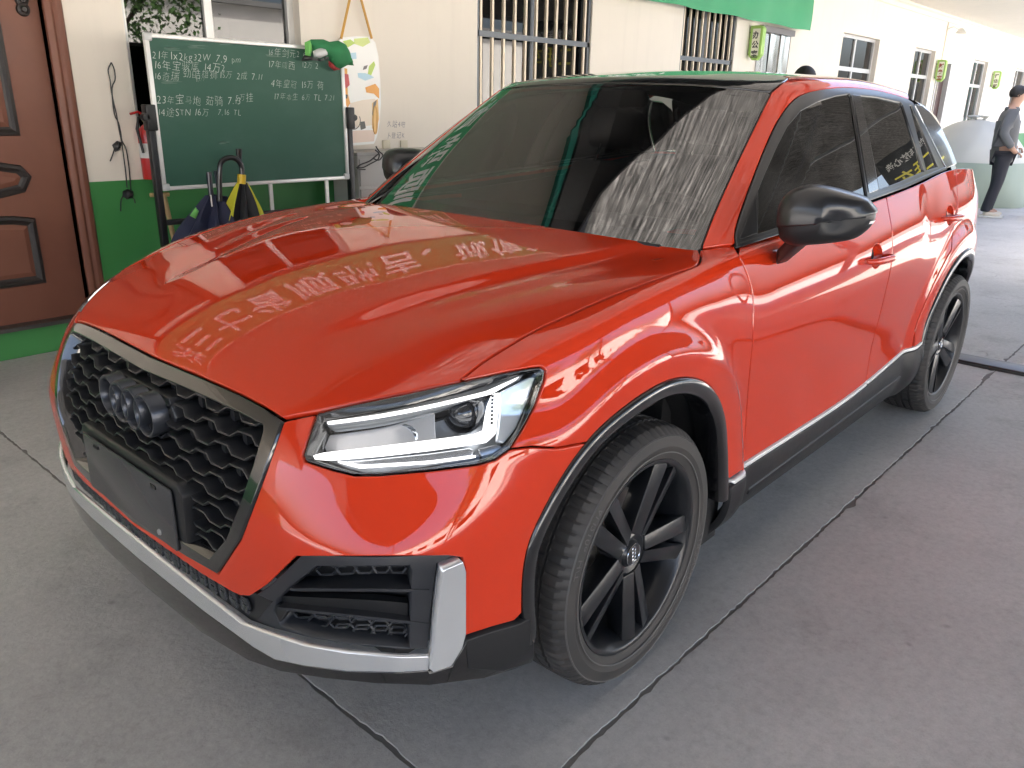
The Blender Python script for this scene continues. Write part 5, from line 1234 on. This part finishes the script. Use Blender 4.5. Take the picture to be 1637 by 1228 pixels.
for x in (-1.72, -1.30): MB().box(x-.012, x+.012, BY-.03, BY-.018, .715, BZ0).ob('board_support', FRM, cb)
CHALK = P('chalk_white', (.62, .67, .63), .95); rs = np.random.RandomState(11)
def bl(px): p = at(px, 1, BY); return p[0], p[2]
rows = []
for txt, px, sz in (('21年1x2kg32W 7.9 pm', (243, 88), .062), ('16年宝骏库 14万2', (245, 104), .060), ('16奇瑞', (246, 122), .058), ('劲酷雄狮', (292, 118), .060), ('15万', (350, 120), .055), ('2成 7.11', (378, 122), .055), ('1077', (312, 128), .035),
                    ('23年宝马炮 茹骑 7.13', (250, 160), .060), ('5万挂', (376, 157), .058), ('14途STN', (252, 180), .058), ('16万', (310, 180), .060), ('7.16 TL', (348, 180), .056),
                    ('16年剑元2 6', (428, 84), .056), ('17年威西', (428, 103), .056), ('12万 2', (482, 104), .050), ('4年皇冠 15万 荷', (433, 134), .064), ('17年本生 6万 TL 7.21', (437, 155), .056)):
    x, z = bl(px); rows.append((txt, x, z, sz*.88))
scribble('chalk_writing', rows, BY+.0008, CHALK, cb, rs, bold=-.0012)['kind'] = 'stuff'
# smears of rubbed chalk
b = MB()
for px in ((262, 78), (300, 75), (350, 70), (390, 72), (258, 132), (425, 90), (350, 230)):
    x, z = bl(px); n = 5
    for k in range(n): dz = rs.uniform(-.008, .008); L = rs.uniform(.03, .09); b.add([(x-.01*k, BY-.0012, z+dz), (x-L-.01*k, BY-.0012, z+dz+.004), (x-L, BY-.0012, z+dz+.006), (x, BY-.0012, z+dz+.0025)], [(0, 1, 2, 3)])
o_ = b.ob('chalk_smears', P('chalk_rubbed', (.13, .20, .165), .95), cb, fix=False); o_['kind'] = 'stuff'
# ------------------------------------------------------------------ green cap hung on the board's corner
cap = thing('green_cap', 'green cloth sun cap with grey peak hung over the corner of the chalkboard', 'cap', (0, 0, 0)); CG = speckle('cap_green', (.030, .20, .075), .85, .3, 60, .3); CGL = speckle('cap_light_green', (.14, .42, .10), .8, .2, 60, .2); CGR = speckle('cap_grey', (.20, .19, .20), .85, .2, 60, .2)
pillow('crown', [(487, 70), (497, 63), (517, 63), (527, 67), (541, 65), (551, 70), (557, 80), (560, 92), (566, 105), (556, 104), (545, 110), (537, 107), (531, 100), (524, 92), (515, 85), (500, 82)], BY+.03, .05, CG, cap, .014, wr=.004, seed=1)
pillow('side_band', [(487, 68), (496, 64), (499, 78), (496, 92), (488, 90)], BY+.05, .018, CGL, cap, .012); pillow('peak', [(500, 82), (512, 76), (521, 79), (524, 88), (512, 93), (502, 91)], BY+.06, .022, CGR, cap, .012)
pillow('peak_edging', [(486, 88), (497, 90), (503, 93), (513, 95), (525, 90), (526, 93), (513, 98), (500, 96), (490, 97), (482, 97)], BY+.058, .010, BLK, cap, .01); pillow('red_lining', [(525, 97), (531, 101), (538, 108), (545, 111), (534, 113), (526, 106)], BY+.045, .016, P('cap_red', (.30, .03, .03), .8), cap, .012)
# ------------------------------------------------------------------ umbrellas hung on the stand
def folded(nm, label, top, bot, r, cols, handle, group=None, pleats=9, seed=0):
    o = thing(nm, label, 'umbrella', (0, 0, 0), 0, group); rs_ = np.random.RandomState(seed); t = np.array(top); q_ = np.array(bot); n = pleats*6; L = 16
    for part, m, lo, hi in cols:
        v = []
        for i in range(L+1):
            s = i/L; c = t+(q_-t)*s; R = r*(.20+.80*math.sin(min(1, s*1.25)*1.45))*(1 if s < .8 else 1-(s-.8)*1.2)
            for j in range(n): a = 2*math.pi*j/n; k = R*(1+.30*math.cos(a*pleats+s*2.2)+.06*math.sin(a*3+seed)); v.append((c[0]+k*math.cos(a), c[1]+k*math.sin(a)*.8, c[2]))
        f = [(i*n+j, i*n+(j+1) % n, (i+1)*n+(j+1) % n, (i+1)*n+j) for i in range(L) for j in range(n) if lo <= ((j//6) % pleats)/pleats < hi]
        MB().add(v, f).ob(part, m, o, smooth=True, fix=False)
    return o
def pz(px, y): p = at(px, 1, y); return np.array(p)
NAVY = speckle('navy_cloth', (.018, .022, .055), .7, .3, 60, .2); YEL = speckle('yellow_cloth', (.62, .60, .03), .6, .15, 60, .1); UBLK = speckle('umbrella_black', (.015, .015, .017), .65, .3, 60, .2)
UY = BY+.11
u1 = folded('folded_umbrella', 'navy blue folded umbrella with straight dark handle hung below the chalkboard', pz((341, 312), UY), pz((336, 420), UY), .19, [('umbrella_cloth', NAVY, 0, 1)], None, seed=1)
MB().tube([pz((334, 275), UY), pz((338, 318), UY)], .015, 10).ob('handle', P('navy_handle', (.012, .016, .03), .3, 0, Coat_Weight=.5), u1, smooth=True); MB().tube([pz((337, 312), UY+.05), pz((339, 330), UY+.08)], .004, 6).ob('strap', FRM, u1)
u3 = folded('folded_umbrella', 'second dark blue folded umbrella with slim straight handle beside the navy one', pz((352, 314), UY-.05), pz((330, 420), UY-.06), .16, [('umbrella_cloth', NAVY, 0, 1)], None, seed=3); MB().tube([pz((345, 273), UY-.05), pz((352, 318), UY-.05)], .012, 10).ob('handle', MATS['navy_handle'], u3, smooth=True)
pillow('green_tag', [(303, 345), (313, 331), (318, 338), (313, 350)], UY+.09, .012, CGL, u1, .01)
u2 = folded('crook_umbrella', 'black and yellow umbrella with large black crook handle hung on the stand', pz((387, 292), UY+.05), pz((386, 400), UY+.05), .13, [('yellow_panel', YEL, -.01, .05), ('black_panel', UBLK, .05, .28), ('yellow_panel', YEL, .28, .36), ('black_panel', UBLK, .36, 1)], None, seed=2, pleats=9)
cr_ = [pz(p, UY+.06) for p in catmull([(351, 322), (351, 300), (351, 275), (353, 261), (360, 254), (370, 252), (380, 256), (386, 266), (386.5, 280)], 5)]
MB().tube(cr_, .015, 12).ob('crook_handle', P('handle_black', (.010, .010, .011), .3, 0, Coat_Weight=.6), u2, smooth=True); MB().tube([pz((386.5, 279), UY+.06), pz((386, 294), UY+.06)], .024, 14).ob('yellow_collar', P('collar_yellow', (.70, .46, .02), .4), u2, smooth=True); MB().tube([pz((383, 262), UY-.02), pz((382, 246), UY-.02), pz((381.5, 238), UY-.02)], .017, 10, rs=[.012, .017, .019]).ob('handle_tip', MATS['handle_black'], u2, smooth=True)
# ------------------------------------------------------------------ wooden stick behind the stand
st = thing('wooden_pole', 'pale bamboo pole leaning behind the left post of the chalkboard stand', 'pole', (0, 0, 0)); MB().tube([pz((262, 312), -2.86), pz((282, 400), -2.84), at((318, 545), 2, .02)], .014, 10).ob('pole_shaft', speckle('bamboo', (.50, .34, .16), .5, .2, 30, .1), st, smooth=True); MB().tube([pz((240, 312), -2.87), pz((270, 311), -2.87)], .012, 8).ob('pole_head', MATS['bamboo'], st, smooth=True)
# ------------------------------------------------------------------ fire extinguisher on the window sill
fx = at((232, 240), 1, -3.0)[0]-.035; fe = thing('fire_extinguisher', 'small red fire extinguisher on the window sill behind the chalkboard post', 'extinguisher', (fx, -3.02, .92)); RD_ = P('extinguisher_red', (.45, .012, .014), .3, 0, Coat_Weight=.6)
MB().lathe([(.0, 0), (.052, .0), (.055, .006), (.055, .24), (.048, .275), (.025, .298), (.016, .305), (.016, .325)], 28, 'z').ob('cylinder', RD_, fe, smooth=True); MB().lathe([(.056, .12), (.0563, .121), (.0563, .20), (.056, .201)], 28, 'z').ob('label_sleeve', P('label_white', (.6, .6, .58), .5), fe, smooth=True)
b = MB(); b.box(-.014, .014, -.014, .014, .32, .35); b.ob('valve', P('valve_brass', (.45, .38, .12), .35, .8), fe); MB().tube([(.0, 0, .35), (.04, .0, .372), (.085, 0, .36)], .007, 8).ob('lever', RD_, fe, smooth=True); MB().tube([(.0, .01, .335), (.05, .02, .34), (.07, .03, .28), (.06, .05, .15)], .008, 8).ob('hose', BLK, fe, smooth=True)
# ------------------------------------------------------------------ cable hanging on the wall
cw = thing('hanging_cable', 'thin black charging cable looped on a nail beside the brown door', 'cable', (0, 0, 0))
def wp(px, d=.02): return at(px, 1, WY+d)
for pts in ([(178, 100), (173, 112), (176, 128), (178, 145), (182, 165), (186, 182), (190, 205), (194, 225), (197, 245), (201, 275), (203, 300)], [(178, 100), (183, 112), (184, 128), (179, 142), (183, 182), (189, 195), (193, 212), (195, 225), (202, 240), (207, 275), (209, 305)], [(185, 230), (181, 245), (176, 258)], [(202, 310), (194, 318), (193, 338)], [(206, 312), (214, 318), (216, 325)]):
    MB().tube([wp(p) for p in catmull(pts, 3)], .0035, 6).ob('cable_run', BLK, cw, smooth=True)
pillow('adapter', [(179, 232), (187, 225), (195, 228), (192, 240), (184, 243)], WY+.025, .025, BLK, cw, .01); pillow('plug', [(196, 306), (204, 302), (213, 306), (213, 316), (203, 319), (196, 314)], WY+.025, .03, BLK, cw, .01)
# ------------------------------------------------------------------ mirror on an orange strap, its reflection painted as flat shapes
pb = thing('painted_mirror', 'rounded mirror with a painted white reflection of an orange car, hung by an orange strap', 'wall_mirror', (0, 0, 0)); PY = WY+.03
outl = [(542, 66), (547, 60), (570, 58), (592, 59), (600, 68), (605, 90), (608, 130), (609, 165), (607, 195), (603, 218), (598, 230), (575, 232), (552, 234), (545, 228)]
def flat(nm, px, y, m, parent, th=.004):
    P2 = np.array([(at(p, 1, y)[0], at(p, 1, y)[2]) for p in px]); return MB().prism([tuple(p) for p in P2], (0, y, 0), (1, 0, 0), (0, 0, 1), (0, -1, 0), th).ob(nm, m, parent)
flat('board', outl, PY, P('painted_reflection_white', (.86, .86, .84), .35), pb, .018)  # white face paints in the bright reflected yard
pc = {n: P('painted_reflection_'+n, c, .4) for n, c in dict(orange=(.75, .33, .04), amber=(.80, .50, .18), grey=(.16, .15, .15), pale=(.78, .62, .52), blue=(.45, .66, .78), green=(.45, .62, .12), red=(.55, .05, .05), lime=(.62, .72, .25), dark=(.05, .05, .05), cream=(.80, .70, .58)).items()}
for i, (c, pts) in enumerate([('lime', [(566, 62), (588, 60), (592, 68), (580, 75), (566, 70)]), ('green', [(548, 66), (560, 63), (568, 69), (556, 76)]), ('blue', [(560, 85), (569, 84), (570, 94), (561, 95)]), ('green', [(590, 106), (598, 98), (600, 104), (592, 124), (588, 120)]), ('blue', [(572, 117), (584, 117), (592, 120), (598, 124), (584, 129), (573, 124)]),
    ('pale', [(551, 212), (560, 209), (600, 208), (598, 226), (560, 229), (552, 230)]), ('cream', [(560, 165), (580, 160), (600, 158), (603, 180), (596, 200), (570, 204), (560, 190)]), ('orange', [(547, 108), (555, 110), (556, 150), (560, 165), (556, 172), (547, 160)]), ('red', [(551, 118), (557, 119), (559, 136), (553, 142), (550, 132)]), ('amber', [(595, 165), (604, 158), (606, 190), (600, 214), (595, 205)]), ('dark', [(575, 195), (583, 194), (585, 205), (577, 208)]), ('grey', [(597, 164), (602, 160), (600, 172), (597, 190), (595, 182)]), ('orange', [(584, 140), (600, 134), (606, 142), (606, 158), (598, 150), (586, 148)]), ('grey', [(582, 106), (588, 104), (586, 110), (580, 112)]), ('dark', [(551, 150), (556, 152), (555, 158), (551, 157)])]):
    flat('reflection_shape', pts, PY+.0012+.00015*i, pc[c], pb, .001)
# wheel outline in the painted reflection
MB().tube([at((565+11*math.cos(a), 193+14*math.sin(a)), 1, PY+.003) for a in np.linspace(-.5, 3.4, 18)], .003, 5).ob('reflection_arch', pc['grey'], pb); MB().tube([at((600+3.2*math.cos(a), 192+22*math.sin(a)), 1, PY+.003) for a in np.linspace(0, 6.28, 22)], .006, 6, False).ob('reflection_wheel', pc['amber'], pb)
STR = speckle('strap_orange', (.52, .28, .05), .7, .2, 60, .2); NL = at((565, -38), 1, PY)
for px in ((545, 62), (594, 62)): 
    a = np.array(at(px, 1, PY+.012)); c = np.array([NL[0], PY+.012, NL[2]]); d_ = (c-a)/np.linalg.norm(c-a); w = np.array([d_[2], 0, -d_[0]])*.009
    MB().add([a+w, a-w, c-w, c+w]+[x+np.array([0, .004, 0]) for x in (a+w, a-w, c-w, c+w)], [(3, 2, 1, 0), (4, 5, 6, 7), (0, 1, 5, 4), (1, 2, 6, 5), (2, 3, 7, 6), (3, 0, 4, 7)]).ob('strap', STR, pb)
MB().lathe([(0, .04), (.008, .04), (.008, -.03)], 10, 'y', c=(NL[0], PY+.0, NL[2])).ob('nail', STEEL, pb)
# ------------------------------------------------------------------ low cabinet with cables under the mirror
cabx = thing('grey_cabinet', 'light grey steel cabinet against the wall under the painted mirror', 'cabinet', (-2.42, -2.93, 0)); LG = speckle('cabinet_grey', (.48, .47, .45), .5, .1, 10, .05)
MB().box(-.43, .43, -.145, .145, 0.04, 1.02).ob('cabinet_body', LG, cabx, bevel=.006); MB().box(-.445, .445, -.148, .165, 1.02, 1.045).ob('cabinet_top', P('cabinet_top_grey', (.40, .39, .37), .5), cabx, bevel=.004)
for s in (-1, 1): MB().box(min(s*.008, s*.42), max(s*.008, s*.42), .146, .158, .10, .80).ob('cabinet_door', speckle('cabinet_door_grey', (.36, .34, .32), .5, .1, 10, .05), cabx, bevel=.003); MB().box(s*.05-.006, s*.05+.006, .158, .175, .42, .54).ob('cabinet_handle', CALI, cabx)
MB().box(-.42, .42, .146, .158, .82, 1.0).ob('cabinet_drawer', LG, cabx, bevel=.003)
wr_ = thing('cable_tangle', 'tangle of black wires lying over the grey cabinet front', 'cables', (0, 0, 0))
for k, pts in enumerate(([(600, 240), (606, 246), (604, 255), (592, 262), (580, 268), (570, 268)], [(606, 245), (598, 252), (590, 258), (575, 264), (572, 270), (584, 271)], [(601, 234), (606, 242), (612, 248), (606, 256), (598, 254)])): MB().tube([at(p, 1, -2.745) for p in catmull(pts, 4)], .0045, 6).ob('wire', BLK, wr_, smooth=True)
sw = thing('wall_socket', 'small yellowed socket plates on the wall above the grey cabinet', 'socket', (0, 0, 0)); 
for px in ((617, 233), (645, 233)): p = at(px, 1, WY); MB().box(p[0]-.035, p[0]+.035, WY, WY+.012, p[2]-.04, p[2]+.04).ob('socket_plate', P('socket_cream', (.55, .50, .38), .4), sw, bevel=.004)
# ------------------------------------------------------------------ light-box signs on brackets
def sign(x, z, txt, col, label, w=.16, h=.38):
    o = thing('projecting_sign', label, 'sign', (x, WY, z)); G1 = P('sign_green', (.33, .55, .12), .4); W1 = P('sign_face', (.80, .80, .66), .4)
    pr_ = [(0, .06), (.05, 0), (w-.05, -.0), (w, .06), (w, h-.03), (w-.03, h), (.0, h)]
    MB().prism(pr_, (.045, .02, -h/2), (0, 1, 0), (0, 0, 1), (-1, 0, 0), .09).ob('sign_case', G1, o, bevel=.008)
    MB().box(.0455, .048, .02+.035, .02+w-.03, -h/2+.05, h/2-.035).ob('sign_panel', W1, o); MB().box(-.0475, -.045, .02+.035, .02+w-.03, -h/2+.05, h/2-.035).ob('sign_panel', W1, o)
    b = MB(); n = len(txt)
    for k, ch in enumerate(txt):
        v, f = text_mesh(ch, .085, 'CENTER', 0, .003)
        if len(v): b.add([(.049, .02+w/2+q_[0], h/2-.11-k*.105+q_[1]) for q_ in v], f)
    b.ob('sign_characters', P('sign_ink_'+txt, col, .5), o, fix=False); b = MB()
    for zz in (-.12, .12): b.tube([(0, 0, zz), (0, .07, zz)], .01, 8)
    b.ob('sign_bracket', STEEL, o)
sign(-8.10, 2.12, '办公室', (.05, .05, .05), 'green edged projecting sign with three black characters beside the plastic strip curtain')
sign(-15.66, 2.12, '财务室', (.30, .06, .03), 'green edged projecting sign with three reddish characters beside the dark brown door'); sign(-19.95, 2.10, '评估部', (.12, .10, .05), 'small green edged projecting sign beside the teal glazed window')
wl_ = thing('wall_lamp', 'white conical wall lamp on a conduit high on the far wall', 'lamp', (-15.9, WY, 2.83)); MB().tube([(0, .012, -2.7), (0, .012, .2)], .012, 6).ob('conduit', CREAM, wl_); MB().tube([(-.0, .02, .03), (-.0, .12, .06), (-.10, .2, .0)], .012, 8).ob('lamp_arm', FRM, wl_); MB().lathe([(.03, .04), (.10, -.04), (.105, -.05)], 20, 'z', c=(-.12, .22, 0)).ob('lamp_shade', FRM, wl_, smooth=True)
# ------------------------------------------------------------------ people
def skin(nm, pts, edges, m, parent, sub=2, root=0):
    """pts: (x,y,z,r)"""
    me = bpy.data.meshes.new(nm); me.from_pydata([p[:3] for p in pts], edges, []); me.update(); o = bpy.data.objects.new(nm, me); COL.objects.link(o)
    md = o.modifiers.new('s', 'SKIN'); md.use_smooth_shade = True; sv = me.skin_vertices[0].data
    for i, p in enumerate(pts): r_ = p[3] if isinstance(p[3], tuple) else (p[3], p[3]); sv[i].radius = r_; sv[i].use_root = (i == root)
    o.modifiers.new('d', 'SUBSURF').levels = sub; bpy.context.view_layer.update(); dg = bpy.context.evaluated_depsgraph_get(); m2 = bpy.data.meshes.new_from_object(o.evaluated_get(dg)); bpy.data.objects.remove(o)
    m2.name = nm; m2.materials.clear(); m2.materials.append(m); m2.polygons.foreach_set('use_smooth', [True]*len(m2.polygons)); return ob(nm, m2, parent)
def chain(*runs):
    pts = []; ed = []; ix = {}
    for r_ in runs:
        prev = None
        for p in r_:
            k = p if isinstance(p, str) else None
            if k is None and isinstance(p[0], str): nm, q_ = p; pts.append(q_); ix[nm] = len(pts)-1; i = len(pts)-1
            elif k is not None: i = ix[k]
            else: pts.append(p); i = len(pts)-1
            if prev is not None: ed.append((prev, i))
            prev = i
    return pts, ed
SKINM = P('skin_tone', (.42, .25, .18), .55); HAIR = speckle('black_hair', (.010, .009, .009), .6, .3, 200, .3)
def person(nm, label, loc, rotz, jacket, trousers, shoes):
    o = thing(nm, label, 'person', loc, rotz); JK = speckle('jacket_'+nm+str(loc[0]), jacket, .8, .25, 40, .3); TR = speckle('trousers_'+nm+str(loc[0]), trousers, .8, .25, 40, .3); SHO = P('shoes_'+nm+str(loc[0]), shoes, .5)
    # local frame: facing +x, left = +y
    p, e = chain([('pel', (0, 0, .92, .13)), ('spi', (.0, 0, 1.15, .135)), ('che', (-.01, 0, 1.33, .145)), ('neck', (.0, 0, 1.47, .058)), ('hd0', (.035, 0, 1.555, (.075, .080))), (.045, 0, 1.64, (.085, .098)), (.035, 0, 1.70, (.070, .080))],
                 ['che', ('lsh', (-.01, .17, 1.39, .065)), (-.07, .235, 1.13, .045), (.12, .21, .97, .036), (.20, .18, .93, .034)], ['che', ('rsh', (-.01, -.17, 1.39, .065)), (-.09, -.235, 1.13, .045), (.06, -.23, .93, .036), (.12, -.21, .88, .034)],
                 ['pel', ('lhip', (.0, .09, .86, .095)), (.02, .095, .48, .062), (-.03, .10, .10, .042), (.11, .11, .04, .035)], ['pel', ('rhip', (.0, -.09, .86, .095)), (-.01, -.095, .48, .062), (-.09, -.10, .10, .042), (.05, -.11, .04, .035)])
    skin('body', p, e, SKINM, o)
    p, e = chain([('hem', (-.005, 0, .72, .150)), ('pel', (-.005, 0, .80, .165)), (-.005, 0, .95, .168), ('spi', (-.01, 0, 1.13, .165)), ('che', (-.02, 0, 1.32, .165)), (.0, 0, 1.44, .085)], ['che', (-.02, .175, 1.385, .085), (-.08, .25, 1.13, .066), (.10, .225, .985, .050)], ['che', (-.02, -.175, 1.385, .085), (-.10, -.25, 1.13, .066), (.05, -.24, .945, .050)])
    skin('jacket', p, e, JK, o, 2, 3); MB().lathe([(.085, 0), (.095, .03), (.080, .055), (.07, .05)], 20, 'z', c=(-.005, 0, 1.42)).ob('collar', JK, o, smooth=True)
    p, e = chain([('pel', (0, 0, .90, .138)), ('lhip', (.0, .085, .82, .112)), (.02, .095, .48, .085), (-.03, .10, .10, .070), (-.03, .10, .07, .070)], ['pel', ('rhip', (.0, -.085, .82, .112)), (-.01, -.095, .48, .085), (-.09, -.10, .10, .070), (-.09, -.10, .07, .070)]); skin('trousers', p, e, TR, o)
    for s, dx in ((1, -.03), (-1, -.09)): p, e = chain([(dx-.03, s*.105, .045, .045), (dx+.06, s*.11, .045, .046), (dx+.15, s*.115, .035, .040), (dx+.20, s*.118, .03, .028)]); skin('shoe', p, e, SHO, o); MB().box(dx-.075, dx+.225, s*.11-.045, s*.11+.045, 0, .022).ob('shoe_sole', P('sole_white', (.6, .6, .58), .6), o, bevel=.01)
    # hair cap
    v = []; n = 20; L = 9
    for i in range(L+1):
        ph = math.pi*.5*i/L*1.45
        for j in range(n): a = 2*math.pi*j/n; fr_ = max(0, math.cos(a)); lim = min(ph, math.pi*.5*(1.38-.66*fr_)); R = math.sin(lim); v.append((.036+.108*R*math.cos(a)-.012, .094*R*math.sin(a), 1.655+.100*math.cos(lim)))
    MB().add(v, [(i*n+j, i*n+(j+1) % n, (i+1)*n+(j+1) % n, (i+1)*n+j) for i in range(L) for j in range(n)]).ob('hair', HAIR, o, smooth=True)
    for s in (1, -1): MB().lathe([(.0, .012), (.012, .010), (.018, 0), (.012, -.006)], 12, 'y', c=(.028, s*.086, 1.615)).ob('ear', SKINM, o, smooth=True); MB().lathe([(0, .008), (.007, .004), (.008, 0)], 10, 'x', c=(.120, s*.034, 1.632)).ob('eye', HAIR, o, smooth=True)
    p, e = chain([(.115, 0, 1.635, .011), (.138, 0, 1.600, .015), (.118, 0, 1.588, .012)]); skin('nose', p, e, SKINM, o); MB().box(.108, .124, -.022, .022, 1.553, 1.560).ob('mouth', P('lip', (.30, .12, .10), .5), o, bevel=.003)
    for s, hx, hz, yy in ((1, .20, .93, .18), (-1, .12, .88, -.21)):
        for k in range(4): y_ = yy+s*(-.024+.016*k); ln_ = (.062, .070, .066, .052)[k]; p, e = chain([(hx+.015, y_, hz, .010), (hx+.04, y_, hz-.012, .0095), (hx+.04+ln_*.45, y_, hz-.035, .0088), (hx+.03+ln_*.45, y_, hz-.06, .008)]); skin('finger', p, e, SKINM, o, 1)
        p, e = chain([(hx, yy-s*.03, hz, .012), (hx+.03, yy-s*.045, hz+.005, .0105), (hx+.055, yy-s*.04, hz-.01, .009)]); skin('thumb', p, e, SKINM, o, 1)
    return o
pr = person('person', 'person in grey jacket and dark trousers standing behind the car near the covered mound', (-11.62, -.87, 0), math.radians(112), (.115, .12, .13), (.018, .020, .030), (.55, .50, .42))
ph_ = thing('phone', 'white phone held in the hand of the person in the grey jacket', 'phone', (-11.62, -.87, 0), math.radians(112)); MB().box(.225, .237, .135, .205, .80, .935).ob('phone_case', P('phone_white', (.7, .7, .72), .3), ph_, bevel=.006); MB().box(.2372, .2382, .141, .199, .81, .925).ob('phone_screen', P('phone_dark', (.02, .02, .025), .1), ph_)
person('person', 'person standing behind the car, only black hair showing above the roof', (-5.45, -1.21, -.0), math.radians(200), (.03, .03, .035), (.02, .02, .025), (.03, .03, .03)).scale = (.985, .985, .985)
# ------------------------------------------------------------------ covered mound and yellow crate
tm = thing('covered_mound', 'rounded grey green tarpaulin covered mound beside the person in the grey jacket', 'tarpaulin', (-13.7, -1.75, 0)); TP = speckle('tarp_grey', (.46, .46, .42), .6, .2, 4, .3); TPG = speckle('tarp_green', (.24, .29, .24), .6, .25, 4, .3); n = 44
def dome(nm, z0, z1, m, gr=0.):
    v = []; L = 14
    for i in range(L+1):
        z = z0+(z1-z0)*i/L; t = min(1, z/1.30); R = math.sqrt(max(0, 1-t**2.2))*(1+.06*(1-t))
        for j in range(n): a = 2*math.pi*j/n; w = 1+gr+.025*math.sin(a*7+z*5)*(1-t)+.015*math.sin(a*13-z*9); v.append((1.15*R*w*math.cos(a), .92*R*w*math.sin(a), z))
    MB().add(v, [(i*n+j, i*n+(j+1) % n, (i+1)*n+(j+1) % n, (i+1)*n+j) for i in range(L) for j in range(n)]).ob(nm, m, tm, smooth=True)
dome('tarp_top', .60, 1.2999, TP); dome('tarp_skirt', 0, .66, TPG, .025); MB().tube([(1.18*math.cos(a)*.86, .95*math.sin(a)*.86, .63) for a in np.linspace(0, 6.283, 40)], .014, 6, False).ob('tarp_rope', STEEL, tm)
for k in range(5): MB().tube([(.1*math.cos(k*1.3), .1*math.sin(k*1.3), 1.28), (.16*math.cos(k*1.3), .16*math.sin(k*1.3), 1.33), (.05*math.cos(k), .05*math.sin(k), 1.34)], .02, 6).ob('tarp_knot', TP, tm, smooth=True)
yc_ = thing('yellow_crate', 'yellow plastic crate on the ground beside the covered mound', 'crate', (-11.9, -.28, 0), .2); YP = P('crate_yellow', (.70, .55, .03), .45); MB().box(-.2, .2, -.14, .14, .02, .04).ob('crate_base', YP, yc_)
for k in range(4):
    for a_, b_ in (((-.2, .2, -.15, -.13), 0), ((-.2, .2, .13, .15), 0), ((-.21, -.19, -.13, .13), 0), ((.19, .21, -.13, .13), 0)): MB().box(*a_, .03+.075*k, .075+.075*k).ob('crate_slat', YP, yc_)
for x in (-.2, .2):
    for y in (-.14, .14): MB().box(x-.012, x+.012, y-.012, y+.012, 0, .33).ob('crate_corner', YP, yc_)
# ------------------------------------------------------------------ beyond the canopy, seen in the reflections
fb = thing('white_building', 'white rendered building across the yard with dark windows', 'building', (0, 26, 0)); WH = plaster('white_render', (.80, .78, .74))
wall_with([(-30+5*k, -27+5*k, 1.0, 2.6) for k in range(11)], -40, 26, 0, 5.2, 0, .3).ob('facade', WH, fb)
for k in range(11): MB().box(-30+5*k, -27+5*k, .12, .16, 1.0, 2.6).ob('pane', PANED, fb); MB().box(-30+5*k, -27+5*k, -.04, .1, .92, 1.0).ob('sill', WH, fb)
MB().box(-40.2, 26.2, -.4, 6, 5.2, 5.4).ob('roof', MATS['roof_grey'], fb); MB().box(-40, 26, .32, .5, 0, 5.2).ob('inner_wall', MATS['room_grey'], fb)
kb = thing('sign_board', 'dark sign board with yellow and white characters on two posts behind the car', 'sign', (-11.5, 2.62, 2.30))
MB().box(-.04, 0, -.75, .75, -.62, .62).ob('board', P('sign_dark', (.045, .05, .055), .5), kb, bevel=.01)
for y in (-.6, .6): MB().box(-.10, -.04, y-.04, y+.04, -2.30, .5).ob('post', GSTEEL, kb)
for txt, z, sz, c in (('诚信好车放心选', .36, .17, (.75, .75, .72)), ('二手车', -.06, .40, (.80, .72, .10)), ('TEL 2026', -.44, .14, (.70, .70, .68))):
    v, f = text_mesh(txt, sz, 'CENTER', 0, .004); MB().add([(.003, q_[0], z+q_[1]) for q_ in v], f).ob('sign_lettering', P('letter_%d' % int(sz*100), c, .5), kb, fix=False)
LEAF = P('leaf_green', (.055, .12, .028), .6, 0, Subsurface_Weight=0.0)
def tree(x, y, h, r, seed, label):
    o = thing('yard_tree', label, 'tree', (x, y, 0)); rs_ = np.random.RandomState(seed); b = MB(); b.tube([(0, 0, 0), (.05, .03, h*.3), (.02, -.04, h*.55)], .1, 10, rs=[.16, .12, .09])
    for k in range(7): a = k*.9; b.tube([(.03, 0, h*(.4+.03*k)), (r*.5*math.cos(a), r*.5*math.sin(a), h*(.6+.03*k)), (r*.8*math.cos(a), r*.8*math.sin(a), h*(.72+.03*k))], .04, 6, rs=[.06, .04, .02])
    b.ob('trunk', speckle('bark', (.09, .065, .045), .9, .3, 20, .4), o, smooth=True); N = 2600; v = []; f = []
    cl = rs_.randn(30, 3)*np.array([r*.45, r*.45, h*.12])+np.array([0, 0, h*.72])
    for i in range(N):
        c = cl[rs_.randint(30)]+rs_.randn(3)*r*.16; u = rs_.randn(3); u /= np.linalg.norm(u); w = np.cross(u, rs_.randn(3)); w /= np.linalg.norm(w); s = rs_.uniform(.06, .12); k = len(v); v += [c-u*s, c+w*s*.5, c+u*s, c-w*s*.5]; f.append((k, k+1, k+2, k+3))
    MB().add(v, f).ob('crown', LEAF, o, fix=False)
tree(-2.5, 13.5, 5.2, 1.7, 1, 'round leafy tree in the yard opposite the barred window'); tree(2.2, 15.5, 4.6, 1.5, 2, 'shorter leafy tree in the yard opposite the brown door'); tree(-8.5, 15.0, 5.6, 1.9, 3, 'tall leafy tree in the yard opposite the strip curtain')
